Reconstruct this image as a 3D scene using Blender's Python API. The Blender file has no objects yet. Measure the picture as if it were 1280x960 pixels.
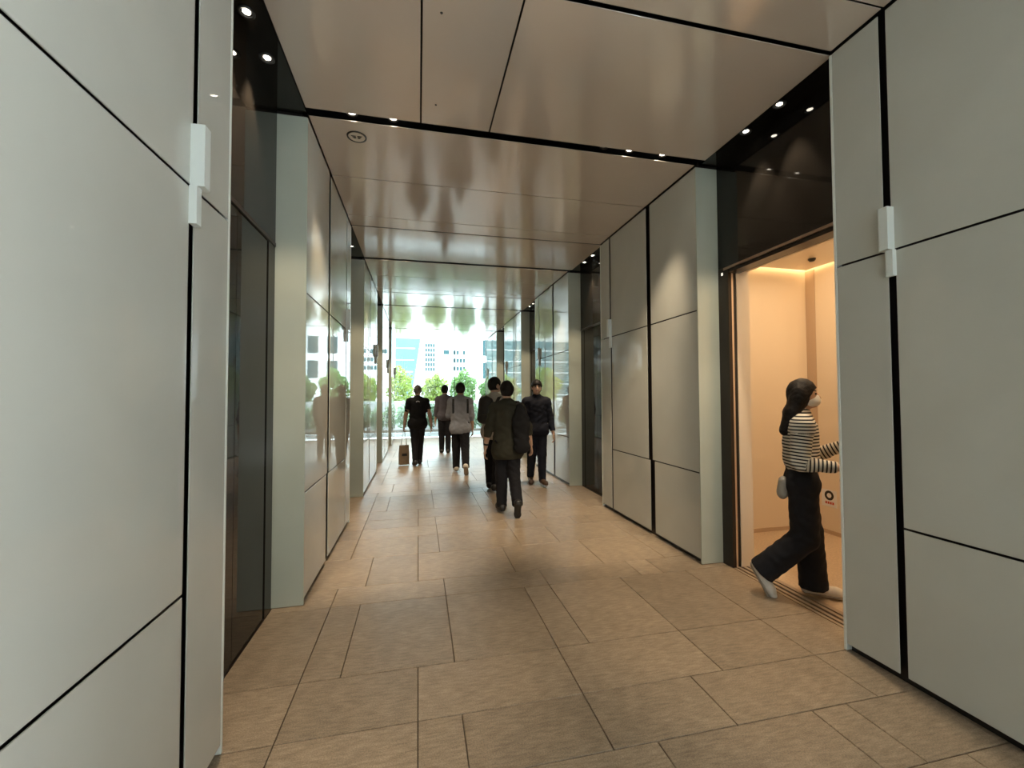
import bpy, math, random
import numpy as np
from mathutils import Vector, Matrix

random.seed(7)
rng = np.random.default_rng(11)
S = bpy.context.scene
COL = S.collection
R = math.radians

# ------------------------------------------------------------------ camera, sky, exposure
CAM_H = 1.5
F_PX, YAW, PITCH, ROLL = 527.165, 0.21796952, 0.02840855, -0.00416709
fw = Vector((math.sin(YAW) * math.cos(PITCH), math.cos(YAW) * math.cos(PITCH), math.sin(PITCH)))
rt = Vector((math.cos(YAW), -math.sin(YAW), 0.0))
up = rt.cross(fw)
rt, up = math.cos(ROLL) * rt + math.sin(ROLL) * up, -math.sin(ROLL) * rt + math.cos(ROLL) * up
cam_d = bpy.data.cameras.new('camera')
cam_d.sensor_fit = 'HORIZONTAL'
cam_d.sensor_width = 36.0
cam_d.lens = F_PX / 1280.0 * 36.0
cam_d.clip_start = 0.05
cam_d.clip_end = 600
cam = bpy.data.objects.new('camera', cam_d)
COL.objects.link(cam)
m = Matrix((rt, up, -fw)).transposed().to_4x4()
m.translation = Vector((0, 0, CAM_H))
cam.matrix_world = m
S.camera = cam

world = bpy.data.worlds.new('overcast_sky')
S.world = world
world.use_nodes = True
bg = world.node_tree.nodes['Background']
bg.inputs[0].default_value = (0.80, 0.92, 1.0, 1)
bg.inputs[1].default_value = 11.0

S.view_settings.view_transform = 'Standard'
S.view_settings.look = 'None'
S.view_settings.gamma = 1.0
S.view_settings.use_curve_mapping = False
S.view_settings.exposure = 0.42

# ------------------------------------------------------------------ helpers
def tag(o, label=None, cat=None, group=None, kind=None):
    if label: o['label'] = label
    if cat: o['category'] = cat
    if group: o['group'] = group
    if kind: o['kind'] = kind
    return o

def empty(name, loc=(0, 0, 0), rz=0.0):
    o = bpy.data.objects.new(name, None)
    o.empty_display_size = 0.1
    o.location = loc
    o.rotation_euler = (0, 0, rz)
    COL.objects.link(o)
    return o

def link(name, me, parent=None, loc=(0, 0, 0), rot=(0, 0, 0)):
    o = bpy.data.objects.new(name, me)
    o.location = loc
    o.rotation_euler = rot
    if parent is not None:
        o.parent = parent
    COL.objects.link(o)
    return o

class MB:
    """collects verts and faces of one mesh"""
    def __init__(s):
        s.v, s.f = [], []
    def add(s, v, f):
        b = len(s.v)
        s.v += [tuple(p) for p in v]
        s.f += [tuple(b + i for i in q) for q in f]
        return s
    def box(s, x0, x1, y0, y1, z0, z1):
        v = [(x, y, z) for z in (z0, z1) for y in (y0, y1) for x in (x0, x1)]
        return s.add(v, [(0, 2, 3, 1), (4, 5, 7, 6), (0, 1, 5, 4), (2, 6, 7, 3), (0, 4, 6, 2), (1, 3, 7, 5)])
    def cbox(s, x0, x1, y0, y1, z0, z1, c):
        """box with all edges chamfered by c"""
        X, Y, Z = (x0, x1), (y0, y1), (z0, z1)
        vs, idx = [], {}
        for i in (0, 1):
            for j in (0, 1):
                for k in (0, 1):
                    sx, sy, sz = (1, -1)[i] * c, (1, -1)[j] * c, (1, -1)[k] * c
                    idx[i, j, k, 0] = len(vs); vs.append((X[i], Y[j] + sy, Z[k] + sz))
                    idx[i, j, k, 1] = len(vs); vs.append((X[i] + sx, Y[j], Z[k] + sz))
                    idx[i, j, k, 2] = len(vs); vs.append((X[i] + sx, Y[j] + sy, Z[k]))
        cx = Vector(((x0 + x1) / 2, (y0 + y1) / 2, (z0 + z1) / 2))
        fs = []
        def q(*a):
            p = [Vector(vs[i]) for i in a]
            n = (p[1] - p[0]).cross(p[2] - p[0])
            mid = sum(p, Vector()) / len(p)
            fs.append(tuple(a) if n.dot(mid - cx) > 0 else tuple(reversed(a)))
        for i in (0, 1):
            q(idx[i, 0, 0, 0], idx[i, 1, 0, 0], idx[i, 1, 1, 0], idx[i, 0, 1, 0])
            q(idx[0, i, 0, 1], idx[1, i, 0, 1], idx[1, i, 1, 1], idx[0, i, 1, 1])
            q(idx[0, 0, i, 2], idx[1, 0, i, 2], idx[1, 1, i, 2], idx[0, 1, i, 2])
        for j in (0, 1):
            for k in (0, 1):
                q(idx[0, j, k, 1], idx[1, j, k, 1], idx[1, j, k, 2], idx[0, j, k, 2])
                q(idx[j, 0, k, 0], idx[j, 1, k, 0], idx[j, 1, k, 2], idx[j, 0, k, 2])
                q(idx[j, k, 0, 0], idx[j, k, 1, 0], idx[j, k, 1, 1], idx[j, k, 0, 1])
        for i in (0, 1):
            for j in (0, 1):
                for k in (0, 1):
                    q(idx[i, j, k, 0], idx[i, j, k, 1], idx[i, j, k, 2])
        return s.add(vs, fs)
    def tube(s, pts, r, n=8, caps=True):
        pts = [Vector(p) for p in pts]
        rings = []
        for i, p in enumerate(pts):
            a = pts[max(i - 1, 0)]; b = pts[min(i + 1, len(pts) - 1)]
            t = (b - a).normalized()
            h = Vector((0, 0, 1)) if abs(t.z) < 0.9 else Vector((1, 0, 0))
            u = t.cross(h).normalized(); w = u.cross(t)
            rr = r[i] if isinstance(r, (list, tuple)) else r
            rings.append([p + (u * math.cos(2 * math.pi * k / n) - w * math.sin(2 * math.pi * k / n)) * rr for k in range(n)])
        v = [q for g in rings for q in g]
        f = [(i * n + k, i * n + (k + 1) % n, (i + 1) * n + (k + 1) % n, (i + 1) * n + k) for i in range(len(pts) - 1) for k in range(n)]
        if caps:
            f += [tuple(reversed(range(n))), tuple((len(pts) - 1) * n + k for k in range(n))]
        return s.add(v, f)
    def lathe(s, prof, n=24, cx=0, cy=0):
        """profile of (r, z); open profile revolved about the vertical"""
        v = [(cx + r * math.cos(2 * math.pi * k / n), cy + r * math.sin(2 * math.pi * k / n), z) for r, z in prof for k in range(n)]
        f = [(i * n + k, i * n + (k + 1) % n, (i + 1) * n + (k + 1) % n, (i + 1) * n + k) for i in range(len(prof) - 1) for k in range(n)]
        return s.add(v, f)
    def mesh(s, name, mat=None, smooth=False):
        me = bpy.data.meshes.new(name)
        me.from_pydata(s.v, [], s.f)
        if mat: me.materials.append(mat)
        if smooth:
            me.polygons.foreach_set('use_smooth', [True] * len(me.polygons))
        me.update()
        return me
    def obj(s, name, mat, parent=None, loc=(0, 0, 0), rot=(0, 0, 0), smooth=False):
        return link(name, s.mesh(name, mat, smooth), parent, loc, rot)

_boxes = {}
def bar(name, mat, x0, x1, y0, y1, z0, z1, parent=None, c=0.0):
    """a box part; alike boxes share mesh data"""
    key = (mat.name, round(x1 - x0, 4), round(y1 - y0, 4), round(z1 - z0, 4), c)
    if key not in _boxes:
        b = MB(); dx, dy, dz = (x1 - x0) / 2, (y1 - y0) / 2, (z1 - z0) / 2
        if c > 0: b.cbox(-dx, dx, -dy, dy, -dz, dz, c)
        else: b.box(-dx, dx, -dy, dy, -dz, dz)
        _boxes[key] = b.mesh(name, mat)
    pl = parent.location if parent is not None else Vector((0, 0, 0))
    return link(name, _boxes[key], parent, ((x0 + x1) / 2 - pl[0], (y0 + y1) / 2 - pl[1], (z0 + z1) / 2 - pl[2]))

# ------------------------------------------------------------------ materials
def mat(name, color, rough=0.5, metal=0.0, spec=0.5, noise=0.0, nscale=20.0, bump=0.0, bscale=200.0, emit=None, estr=0.0, rnd=0.0, coat=0.0):
    ma = bpy.data.materials.new(name)
    ma.use_nodes = True
    nt = ma.node_tree
    b = nt.nodes['Principled BSDF']
    b.inputs['Base Color'].default_value = (*color, 1)
    b.inputs['Roughness'].default_value = rough
    b.inputs['Metallic'].default_value = metal
    b.inputs['Specular IOR Level'].default_value = spec
    if coat: b.inputs['Coat Weight'].default_value = coat; b.inputs['Coat Roughness'].default_value = 0.03
    if emit:
        b.inputs['Emission Color'].default_value = (*emit, 1)
        b.inputs['Emission Strength'].default_value = estr
    tc = nt.nodes.new('ShaderNodeTexCoord')
    last = None
    if noise > 0 or rnd > 0:
        hs = nt.nodes.new('ShaderNodeHueSaturation')
        hs.inputs['Color'].default_value = (*color, 1)
        val = nt.nodes.new('ShaderNodeMath'); val.operation = 'ADD'
        val.inputs[0].default_value = 1.0; val.inputs[1].default_value = 0.0
        if noise > 0:
            n = nt.nodes.new('ShaderNodeTexNoise'); n.inputs['Scale'].default_value = nscale
            n.inputs['Detail'].default_value = 6
            nt.links.new(tc.outputs['Object'], n.inputs['Vector'])
            mr = nt.nodes.new('ShaderNodeMapRange')
            mr.inputs['From Min'].default_value = 0.3; mr.inputs['From Max'].default_value = 0.7
            mr.inputs['To Min'].default_value = 1 - noise; mr.inputs['To Max'].default_value = 1 + noise
            nt.links.new(n.outputs['Fac'], mr.inputs['Value'])
            nt.links.new(mr.outputs['Result'], val.inputs[0])
        if rnd > 0:
            oi = nt.nodes.new('ShaderNodeObjectInfo')
            m2 = nt.nodes.new('ShaderNodeMapRange')
            m2.inputs['To Min'].default_value = -rnd; m2.inputs['To Max'].default_value = rnd
            nt.links.new(oi.outputs['Random'], m2.inputs['Value'])
            nt.links.new(m2.outputs['Result'], val.inputs[1])
        nt.links.new(val.outputs[0], hs.inputs['Value'])
        nt.links.new(hs.outputs['Color'], b.inputs['Base Color'])
    if bump > 0:
        n2 = nt.nodes.new('ShaderNodeTexNoise'); n2.inputs['Scale'].default_value = bscale
        n2.inputs['Detail'].default_value = 4
        nt.links.new(tc.outputs['Object'], n2.inputs['Vector'])
        bp = nt.nodes.new('ShaderNodeBump'); bp.inputs['Strength'].default_value = bump
        bp.inputs['Distance'].default_value = 0.01
        nt.links.new(n2.outputs['Fac'], bp.inputs['Height'])
        nt.links.new(bp.outputs['Normal'], b.inputs['Normal'])
    return ma

M = {}
M['panel'] = mat('white_glass_panel', (0.56, 0.56, 0.50), 0.02, noise=0.03, nscale=3)
M['end'] = mat('end_glass_panel', (0.52, 0.55, 0.46), 0.12, noise=0.03, nscale=3)
M['edge'] = mat('polished_glass_edge', (0.80, 0.83, 0.76), 0.25)
M['gap'] = mat('black_joint', (0.006, 0.006, 0.006), 0.5)
M['slot'] = mat('slot_channel', (0.012, 0.009, 0.009), 0.35)
M['ceil'] = mat('ceiling_satin_metal', (0.60, 0.51, 0.42), 0.11, spec=0.5, noise=0.02, nscale=2)
M['ceil'].node_tree.nodes['Principled BSDF'].inputs['IOR'].default_value = 2.5
M['soffit'] = mat('black_gloss_soffit', (0.008, 0.007, 0.006), 0.06)
M['doorglass'] = mat('dark_glass_door', (0.014, 0.012, 0.010), 0.03, spec=0.25)
M['blackgloss'] = mat('black_glass', (0.008, 0.007, 0.006), 0.05)
M['bronze'] = mat('bronze_metal', (0.42, 0.30, 0.22), 0.28, metal=0.9)
M['steel'] = mat('brushed_steel', (0.75, 0.66, 0.58), 0.3, metal=0.85)
M['sillrail'] = mat('sill_rail_metal', (0.40, 0.31, 0.23), 0.45, metal=0.4)
M['darkframe'] = mat('dark_bronze_frame', (0.03, 0.022, 0.017), 0.3, metal=0.3)
M['carwall'] = mat('cream_car_laminate', (0.80, 0.69, 0.54), 0.45)
M['carstrip'] = mat('car_bronze_strip', (0.55, 0.42, 0.30), 0.3, metal=0.2)
M['carceil'] = mat('car_ceiling', (0.80, 0.72, 0.60), 0.15)
M['carfloor'] = mat('car_stone', (0.50, 0.38, 0.26), 0.35, noise=0.15, nscale=60)
M['cove'] = mat('cove_lamp', (1, 0.8, 0.5), 0.5, emit=(1.0, 0.70, 0.38), estr=7)
M['lens'] = mat('lamp_lens', (1, 0.95, 0.85), 0.4, emit=(1.0, 0.90, 0.74), estr=14)
M['lensoff'] = mat('lamp_lens_unlit', (0.25, 0.25, 0.24), 0.15)
M['ring'] = mat('lamp_trim', (0.05, 0.05, 0.05), 0.3, metal=0.6)
M['lantern'] = mat('lantern_acrylic', (0.74, 0.78, 0.74), 0.3)
M['grout'] = mat('floor_grout', (0.10, 0.085, 0.065), 0.8)
M['white'] = mat('white_enamel', (0.8, 0.8, 0.8), 0.4)
M['blackp'] = mat('black_print', (0.01, 0.01, 0.01), 0.5)
M['redp'] = mat('red_print', (0.55, 0.06, 0.03), 0.5)
M['ind'] = mat('indicator_white', (0.9, 0.88, 0.8), 0.4, emit=(1, 0.93, 0.8), estr=0.8)

def stone():
    ma = mat('limestone_tile', (0.45, 0.37, 0.285), 0.42, noise=0.10, nscale=9, bump=0.16, bscale=140, rnd=0.10)
    nt = ma.node_tree; b = nt.nodes['Principled BSDF']
    # fine vein streaks and speckle along the stone
    tc = [n for n in nt.nodes if n.type == 'TEX_COORD'][0]
    oi = [n for n in nt.nodes if n.type == 'OBJECT_INFO'][0]
    ad = nt.nodes.new('ShaderNodeVectorMath'); ad.operation = 'ADD'
    nt.links.new(tc.outputs['Object'], ad.inputs[0]); nt.links.new(oi.outputs['Location'], ad.inputs[1])
    mp = nt.nodes.new('ShaderNodeMapping'); mp.inputs['Scale'].default_value = (14, 70, 14)
    mp.inputs['Rotation'].default_value = (0, 0, 0.5)
    nt.links.new(ad.outputs[0], mp.inputs[0])
    n = nt.nodes.new('ShaderNodeTexNoise'); n.inputs['Scale'].default_value = 1.0; n.inputs['Detail'].default_value = 8
    nt.links.new(mp.outputs[0], n.inputs['Vector'])
    hs = [x for x in nt.nodes if x.type == 'HUE_SAT'][0]
    cr = nt.nodes.new('ShaderNodeValToRGB')
    cr.color_ramp.elements[0].color = (0.255, 0.193, 0.133, 1); cr.color_ramp.elements[0].position = 0.3
    cr.color_ramp.elements[1].color = (0.395, 0.305, 0.213, 1); cr.color_ramp.elements[1].position = 0.7
    nt.links.new(n.outputs['Fac'], cr.inputs[0])
    sp = nt.nodes.new('ShaderNodeTexNoise'); sp.inputs['Scale'].default_value = 170; sp.inputs['Detail'].default_value = 3
    nt.links.new(ad.outputs[0], sp.inputs['Vector'])
    sr = nt.nodes.new('ShaderNodeMapRange'); sr.inputs['From Min'].default_value = 0.3; sr.inputs['From Max'].default_value = 0.7
    sr.inputs['To Min'].default_value = 0.72; sr.inputs['To Max'].default_value = 1.26
    nt.links.new(sp.outputs['Fac'], sr.inputs['Value'])
    mm = nt.nodes.new('ShaderNodeVectorMath'); mm.operation = 'SCALE'
    nt.links.new(cr.outputs[0], mm.inputs[0]); nt.links.new(sr.outputs[0], mm.inputs['Scale'])
    nt.links.new(mm.outputs[0], hs.inputs['Color'])
    rr = nt.nodes.new('ShaderNodeMapRange'); rr.inputs['To Min'].default_value = 0.30; rr.inputs['To Max'].default_value = 0.50
    nt.links.new(n.outputs['Fac'], rr.inputs['Value']); nt.links.new(rr.outputs[0], b.inputs['Roughness'])
    return ma
M['stone'] = stone()

def pane_mat():
    ma = bpy.data.materials.new('clear_pane'); ma.use_nodes = True
    nt = ma.node_tree; nt.nodes.clear()
    out = nt.nodes.new('ShaderNodeOutputMaterial')
    mix = nt.nodes.new('ShaderNodeMixShader'); tr = nt.nodes.new('ShaderNodeBsdfTransparent')
    tr.inputs[0].default_value = (0.93, 0.98, 0.97, 1)
    gl = nt.nodes.new('ShaderNodeBsdfGlossy'); gl.inputs['Roughness'].default_value = 0.01
    fr = nt.nodes.new('ShaderNodeFresnel'); fr.inputs[0].default_value = 1.5
    nt.links.new(fr.outputs[0], mix.inputs[0]); nt.links.new(tr.outputs[0], mix.inputs[1]); nt.links.new(gl.outputs[0], mix.inputs[2])
    nt.links.new(mix.outputs[0], out.inputs[0])
    return ma
M['pane'] = pane_mat()

# ------------------------------------------------------------------ the passage (metres; y runs along it)
XL, XR = -0.807, 2.452           # corridor faces of the two walls
RL, RR = -1.014, 2.668           # back of the lift bays
ZC = 3.59
PER, PLEN = 3.345, 2.065
START1 = 3.327                   # near end of the first full pier
Y_GLASS = 15.62
def pstart(k): return START1 + PER * (k - 1)

ceiling = tag(MB().box(RL - 0.02, RR + 0.02, -3.45, Y_GLASS, ZC + 0.10, ZC + 0.25).obj('ceiling', M['gap']),
              'flat ceiling of the passage in beige satin metal panels with dark slots', 'ceiling', kind='structure')
floor = tag(MB().box(RL - 0.50, RR + 0.18, -3.45, Y_GLASS + 0.1, -0.06, -0.012).obj('floor', M['grout']),
            'stone tiled passage floor in beige limestone slabs of mixed sizes', 'floor', kind='structure')

# floor slabs: rows repeat with the piers, joints sit on a 0.203 m grid
MOD = 0.2030
rows = [(1.355, 1.695, [-3, 1, 5, 9, 10]), (1.695, 2.04, [-3, 0, 1, 4, 7, 11]), (2.04, 2.44, [-3, 0, 4, 8, 11]),
        (2.44, 3.255, [-3, -2, 1, 4, 5, 8, 11]), (3.255, 3.555, [-3, 1, 5, 9, 10]), (3.555, 4.165, [-2, 0, 4, 8, 11]),
        (4.165, 4.70 - 0.0, [-3, 0, 1, 5, 7, 11])]
G = 0.0022
for per in range(-2, 5):
    for a, b, js in rows:
        y0, y1 = a + PER * per, b + PER * per
        if y1 > Y_GLASS or y0 < -3.45: continue
        xs = [RL] + [j * MOD for j in js] + [RR]
        for x0, x1 in zip(xs[:-1], xs[1:]):
            bar('floor_tile', M['stone'], x0 + G, x1 - G, y0 + G, y1 - G, -0.03, 0.0, floor, 0.0022)

# ceiling panels
def ceil_panel(x0, x1, y0, y1, m_=None, nm='ceiling_panel', z=ZC):
    g = 0.006
    return bar(nm, m_ or M['ceil'], x0 + g, x1 - g, y0 + g, y1 - g, z, z + 0.006, ceiling, 0.0006)
for k in range(-1, 5):
    s = pstart(k)
    ce = [s, s + 0.87, s + 1.755, s + PLEN - 0.012]
    for y0, y1 in zip(ce[:-1], ce[1:]):
        ceil_panel(XL, XR, y0, y1)
    if k == 4: continue
    y0, y1 = s + PLEN + 0.008, s + PER - 0.082
    for x0, x1 in (((XL, 0.012), (0.012, 0.542), (0.542, 2.494)) if k == 0 else ((XL, 2.494),)):
        ceil_panel(x0, x1, y0, y1)
    bar('soffit_panel', M['soffit'], RL, XL - 0.003, s + PLEN + 0.002, s + PER - 0.002, ZC + 0.004, ZC + 0.024, ceiling)
    bar('soffit_panel', M['soffit'], 2.497, RR, s + PLEN + 0.002, s + PER - 0.002, ZC + 0.004, ZC + 0.024, ceiling)
bar('edge_panel', M['ceil'], XL, XR, pstart(4) + PLEN, Y_GLASS - 0.03, ZC, ZC + 0.022, ceiling)

# walls: piers clad in white glass
T1 = (0.0, 0.782, 0.865, 1.747, 1.785, PLEN - 0.018)
T2 = (0.0, 0.782, 0.865, 1.730, 1.768, PLEN - 0.018)
T3 = (0.0, 0.742, 0.832, 1.730, 1.768, PLEN - 0.018)
Z1, Z2, ZT, ZB = 0.805, 2.265, ZC - 0.018, 0.045
def pier(side, k, core):
    s = pstart(k)
    x = XL if side == 'left' else XR
    sg = -1 if side == 'left' else 1                     # direction into the wall
    back = RL - 0.25 if side == 'left' else RR + 0.25
    def X(a, b): return (min(a, b), max(a, b))
    j = 0.006
    px = X(x, x + sg * 0.005)
    def panel(y0, y1, z0, z1):
        bar('glass_panel', M['panel'], *px, y0, y1, z0, z1, core, 0.0008)
    for T, z0, z1 in ((T1, Z2 + j, ZT), (T2, Z1 + j, Z2 - j), (T3, ZB, Z1 - j)):
        panel(s + 0.012, s + T[1], z0, z1)
        panel(s + T[2], s + T[3], z0, z1)
    panel(s + T1[4], s + T1[5], Z2 + j, ZT)
    panel(s + T2[4], s + T2[5], ZB, Z2 - j)
    # end faces, their polished edges showing at the corners
    ex = X(x - sg * 0.002, x + sg * 0.222)
    bar('end_panel', M['end'], *ex, s - 0.004, s + 0.010, 0.004, ZT, core, 0.0015)
    bar('end_panel', M['edge'], *ex, s + PLEN - 0.016, s + PLEN, 0.004, ZT, core, 0.002)
def wall_core(name, side, k, label):
    s = pstart(k)
    o = MB()
    if side == 'left': o.box(RL - 0.3, XL - 0.035, s + 0.012, s + PLEN - 0.018, 0.0, ZC + 0.1)
    else: o.box(XR + 0.035, RR + 0.3, s + 0.012, s + PLEN - 0.018, 0.0, ZC + 0.1)
    o = o.obj(name, M['slot'])
    tag(o, label, 'wall', kind='structure')
    return o
for side, other in (('left', 'dark glass lift doors'), ('right', 'open lift')):
    for k in range(-1, 5):
        names = {-1: 'white glass clad pier at the street end, %s side' % ('paper bag' if side == 'left' else 'open lift'),
                 0: 'large white glass pier before the %s' % ('first closed dark lift' if side == 'left' else 'open warm lift'),
                 1: 'white glass pier just past the %s' % ('first closed dark lift' if side == 'left' else 'open warm lift'),
                 2: 'second white glass pier past the %s' % ('first closed dark lift' if side == 'left' else 'open warm lift'),
                 3: 'third white glass pier past the %s' % ('first closed dark lift' if side == 'left' else 'open warm lift'),
                 4: 'last white glass pier at the glazed end, %s side' % ('paper bag' if side == 'left' else 'open lift')}
        c = wall_core('wall_' + side, side, k, names[k])
        pier(side, k, c)
# outer closing walls behind the bays
tag(MB().box(RL - 0.55, RL - 0.32, -3.45, Y_GLASS, 0, ZC + 0.1).obj('wall_left_back', M['gap']), 'black backing wall behind the closed lift doors', 'wall', kind='structure')

# hall lanterns over the narrow slots
def lantern(side, k, label):
    s = pstart(k); x = XL if side == 'left' else XR
    sg = 1 if side == 'left' else -1
    r = empty('hall_lantern', (x, s + 1.757, Z2))
    def blk(name, d, ya, yb, za, zb):
        b = MB(); n = 6; rad = 0.014
        prof = [(0, yb), (d - rad, yb)] + [(d - rad + rad * math.sin(t), yb - rad + rad * math.cos(t)) for t in [i * math.pi / 2 / n for i in range(1, n)]] + [(d, yb - rad), (d, ya), (0, ya)]
        v = [(sg * p[0], p[1], z) for z in (za, zb) for p in prof]
        nn = len(prof)
        f = [(i, (i + 1) % nn, nn + (i + 1) % nn, nn + i) for i in range(nn)] + [tuple(range(nn)), tuple(range(nn, 2 * nn))]
        b.add(v, f)
        o = b.obj(name, M['lantern'], r)
        return o
    blk('upper_block', 0.046, -0.024, 0.030, 0.0, 0.228)
    blk('lower_block', 0.026, -0.030, 0.014, -0.140, -0.002)
    tag(r, label, 'lift lantern', 'hall lanterns on the piers')
pos_txt = {0: 'just before', 1: 'first after', 2: 'second after', 3: 'third after', 4: 'fourth after'}
for k in range(0, 5):
    lantern('left', k, 'small pale two part lantern block on the pier %s the closed dark lift' % pos_txt[k] if k else 'small pale two part lantern block just before the closed lift facing the open one')
    lantern('right', k, 'small pale two part lantern block on the pier %s the open lift' % pos_txt[k] if k else 'small pale two part lantern block just before the open lift')

# ------------------------------------------------------------------ lift bays
DOOR_N = [0]
def closed_bay(side, k, label):
    y0, y1 = pstart(k) + PLEN + 0.002, pstart(k + 1) - 0.006
    sg = -1 if side == 'left' else 1
    x = RL if side == 'left' else RR
    DOOR_N[0] += 1
    r = empty('door_%d' % DOOR_N[0], (x, (y0 + y1) / 2, 0))
    def X(a, b): return (min(x + sg * a, x + sg * b), max(x + sg * a, x + sg * b))
    ZH = 2.585
    cy = (y0 + y1) / 2; w = 0.50
    bar('transom', M['doorglass'], *X(0.0, 0.02), y0, y1, ZH + 0.030, ZC + 0.02, r)
    bar('head_rail', M['darkframe'], *X(-0.004, 0.03), y0, y1, ZH, ZH + 0.027, r)
    bar('jamb', M['doorglass'], *X(0.0, 0.02), y0 + 0.006, cy - w, -0.012, ZH - 0.002, r)
    bar('jamb', M['doorglass'], *X(0.0, 0.02), cy + w, y1 - 0.006, -0.012, ZH - 0.002, r)
    bar('door_panel', M['doorglass'], *X(0.006, 0.036), cy - w + 0.004, cy - 0.003, 0.012, ZH - 0.004, r)
    bar('door_panel', M['doorglass'], *X(0.006, 0.036), cy + 0.003, cy + w - 0.004, 0.012, ZH - 0.004, r)
    bar('sill', M['darkframe'], *X(0.0, 0.12), cy - w, cy + w, -0.008, 0.004, r)
    tag(r, label, 'lift door', kind='structure')
for k in range(-1, 4):
    nm = {-1: 'dark glass closed lift doors beyond the first large white pier', 0: 'closed dark glass lift doors opposite the open lift',
          1: 'closed dark glass lift doors, second along from those facing the open lift', 2: 'closed dark glass lift doors, third along from those facing the open lift',
          3: 'closed dark glass lift doors nearest the glazed end, paper bag side'}
    closed_bay('left', k, nm[k])
    if k >= 1:
        nr = {1: 'closed dark glass lift doors just past the open lift', 2: 'closed dark glass lift doors, second past the open lift', 3: 'closed dark glass lift doors nearest the glazed end, open lift side'}
        closed_bay('right', k, nr[k])

# the open lift
DOOR_N[0] += 1
dr = empty('door_%d' % DOOR_N[0], (RR, 2.685, 0))
tag(dr, 'open lift doorway with black surround, bronze head strip and steel jamb', 'lift door', kind='structure')
oy0, oy1 = 2.185, 3.185
ZH = 2.585
bar('transom', M['blackgloss'], RR, RR + 0.02, 2.05, 3.321, ZH + 0.055, ZC + 0.02, dr)
bar('head_strip', M['bronze'], RR - 0.006, RR + 0.03, 2.05, 3.25, ZH + 0.030, ZH + 0.052, dr)
bar('head_recess', M['darkframe'], RR + 0.004, RR + 0.12, 2.05, 3.25, ZH - 0.002, ZH + 0.028, dr)
bar('jamb', M['darkframe'], RR, RR + 0.031, oy1 + 0.012, 3.3225, -0.012, ZH + 0.053, dr)
bar('jamb', M['darkframe'], RR, RR + 0.05, 2.05, oy0 - 0.02, 0.0, ZH - 0.004, dr)
bar('jamb_trim', M['steel'], RR + 0.032, RR + 0.05, oy1 + 0.012, oy1 + 0.034, 0.0, ZH - 0.004, dr)
bar('jamb_gap', M['gap'], RR + 0.052, RR + 0.085, oy1 + 0.022, oy1 + 0.058, 0.0, ZH - 0.004, dr)
bar('indicator_lamp', M['ind'], RR - 0.003, RR - 0.0005, 3.262, 3.280, 2.575, 2.600, dr)
for i, (a, b) in enumerate(((0.0, 0.026), (0.044, 0.072), (0.098, 0.128), (0.146, 0.187))):
    bar('sill_rail', M['sillrail'], RR + a, RR + b, 2.06, 3.24, -0.012, 0.003, dr)
bar('sill_groove', M['gap'], RR - 0.002, RR + 0.19, 2.06, 3.24, -0.03, -0.013, dr)

# lift car behind it
CX0, CX1, CY0, CY1, CZ = RR + 0.19, 4.34, 1.42, 3.97, 2.91
car = empty('elevator_car', (CX0, 2.685, 0))
tag(car, 'warmly lit cream lift car with its door open', 'elevator')
bar('car_floor', M['carfloor'], CX0, CX1, CY0, CY1, -0.03, 0.0, car)
bar('side_wall', M['carwall'], CX0, CX1, CY1, CY1 + 0.03, 0.0, CZ + 0.10, car)
bar('side_wall', M['carwall'], CX0, CX1, CY0 - 0.03, CY0, 0.0, CZ + 0.10, car)
bw = bar('back_wall', M['carwall'], CX1, CX1 + 0.03, CY0 - 0.03, CY1 + 0.03, 0.0, CZ + 0.10, car)
bar('corner_strip', M['carstrip'], CX1 - 0.006, CX1 - 0.0005, CY1 - 0.115, CY1 - 0.002, 0.06, CZ, car)
bar('baseboard', M['carstrip'], CX0, CX1, CY1 - 0.012, CY1, 0.0, 0.042, car)
bar('baseboard', M['carstrip'], CX1 - 0.012, CX1, CY0, CY1 - 0.013, 0.0, 0.042, car)
bar('front_return', M['carwall'], CX0 - 0.10, CX0 + 0.03, oy1 + 0.020, oy1 + 0.05, 0.0, ZH + 0.02, car)
bar('front_wall', M['carwall'], CX0, CX0 + 0.03, oy1 + 0.051, CY1, 0.0, CZ + 0.1, car)
bar('front_wall', M['carwall'], CX0, CX0 + 0.03, CY0, oy0 - 0.02, 0.0, CZ + 0.1, car)
bar('front_header', M['carwall'], CX0, CX0 + 0.03, oy0 - 0.019, oy1 + 0.05, ZH + 0.022, CZ + 0.1, car)
bar('ceiling_panel', M['carceil'], CX0 + 0.03, CX1 - 0.05, CY0 + 0.05, CY1 - 0.06, CZ, CZ + 0.02, car)
bar('ceiling_backing', M['carceil'], CX0, CX1, CY0, CY1, CZ + 0.08, CZ + 0.1, car)
bar('cove_light', M['cove'], CX0 + 0.05, CX1 - 0.02, CY1 - 0.050, CY1 - 0.004, CZ + 0.055, CZ + 0.075, car)
bar('cove_light', M['cove'], CX0 + 0.05, CX1 - 0.02, CY0 + 0.004, CY0 + 0.045, CZ + 0.055, CZ + 0.075, car)
bar('cove_light', M['cove'], CX1 - 0.045, CX1 - 0.004, CY0 + 0.05, CY1 - 0.06, CZ + 0.055, CZ + 0.075, car)
MB().lathe([(0.0, 0.0), (0.035, 0.0), (0.035, -0.012), (0.022, -0.03), (0.0, -0.034)], 20).obj('car_camera', M['ring'], car, (3.98 - CX0, 3.56 - 2.685, CZ))
st = bar('warning_sticker', M['white'], CX1 - 0.002, CX1 - 0.0004, 3.66, 3.83, 0.29, 0.47, car)
b = MB(); n = 28
v = []; 
for rr_ in (0.026, 0.052):
    v += [(0, rr_ * math.cos(2 * math.pi * i / n), rr_ * math.sin(2 * math.pi * i / n)) for i in range(n)]
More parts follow.
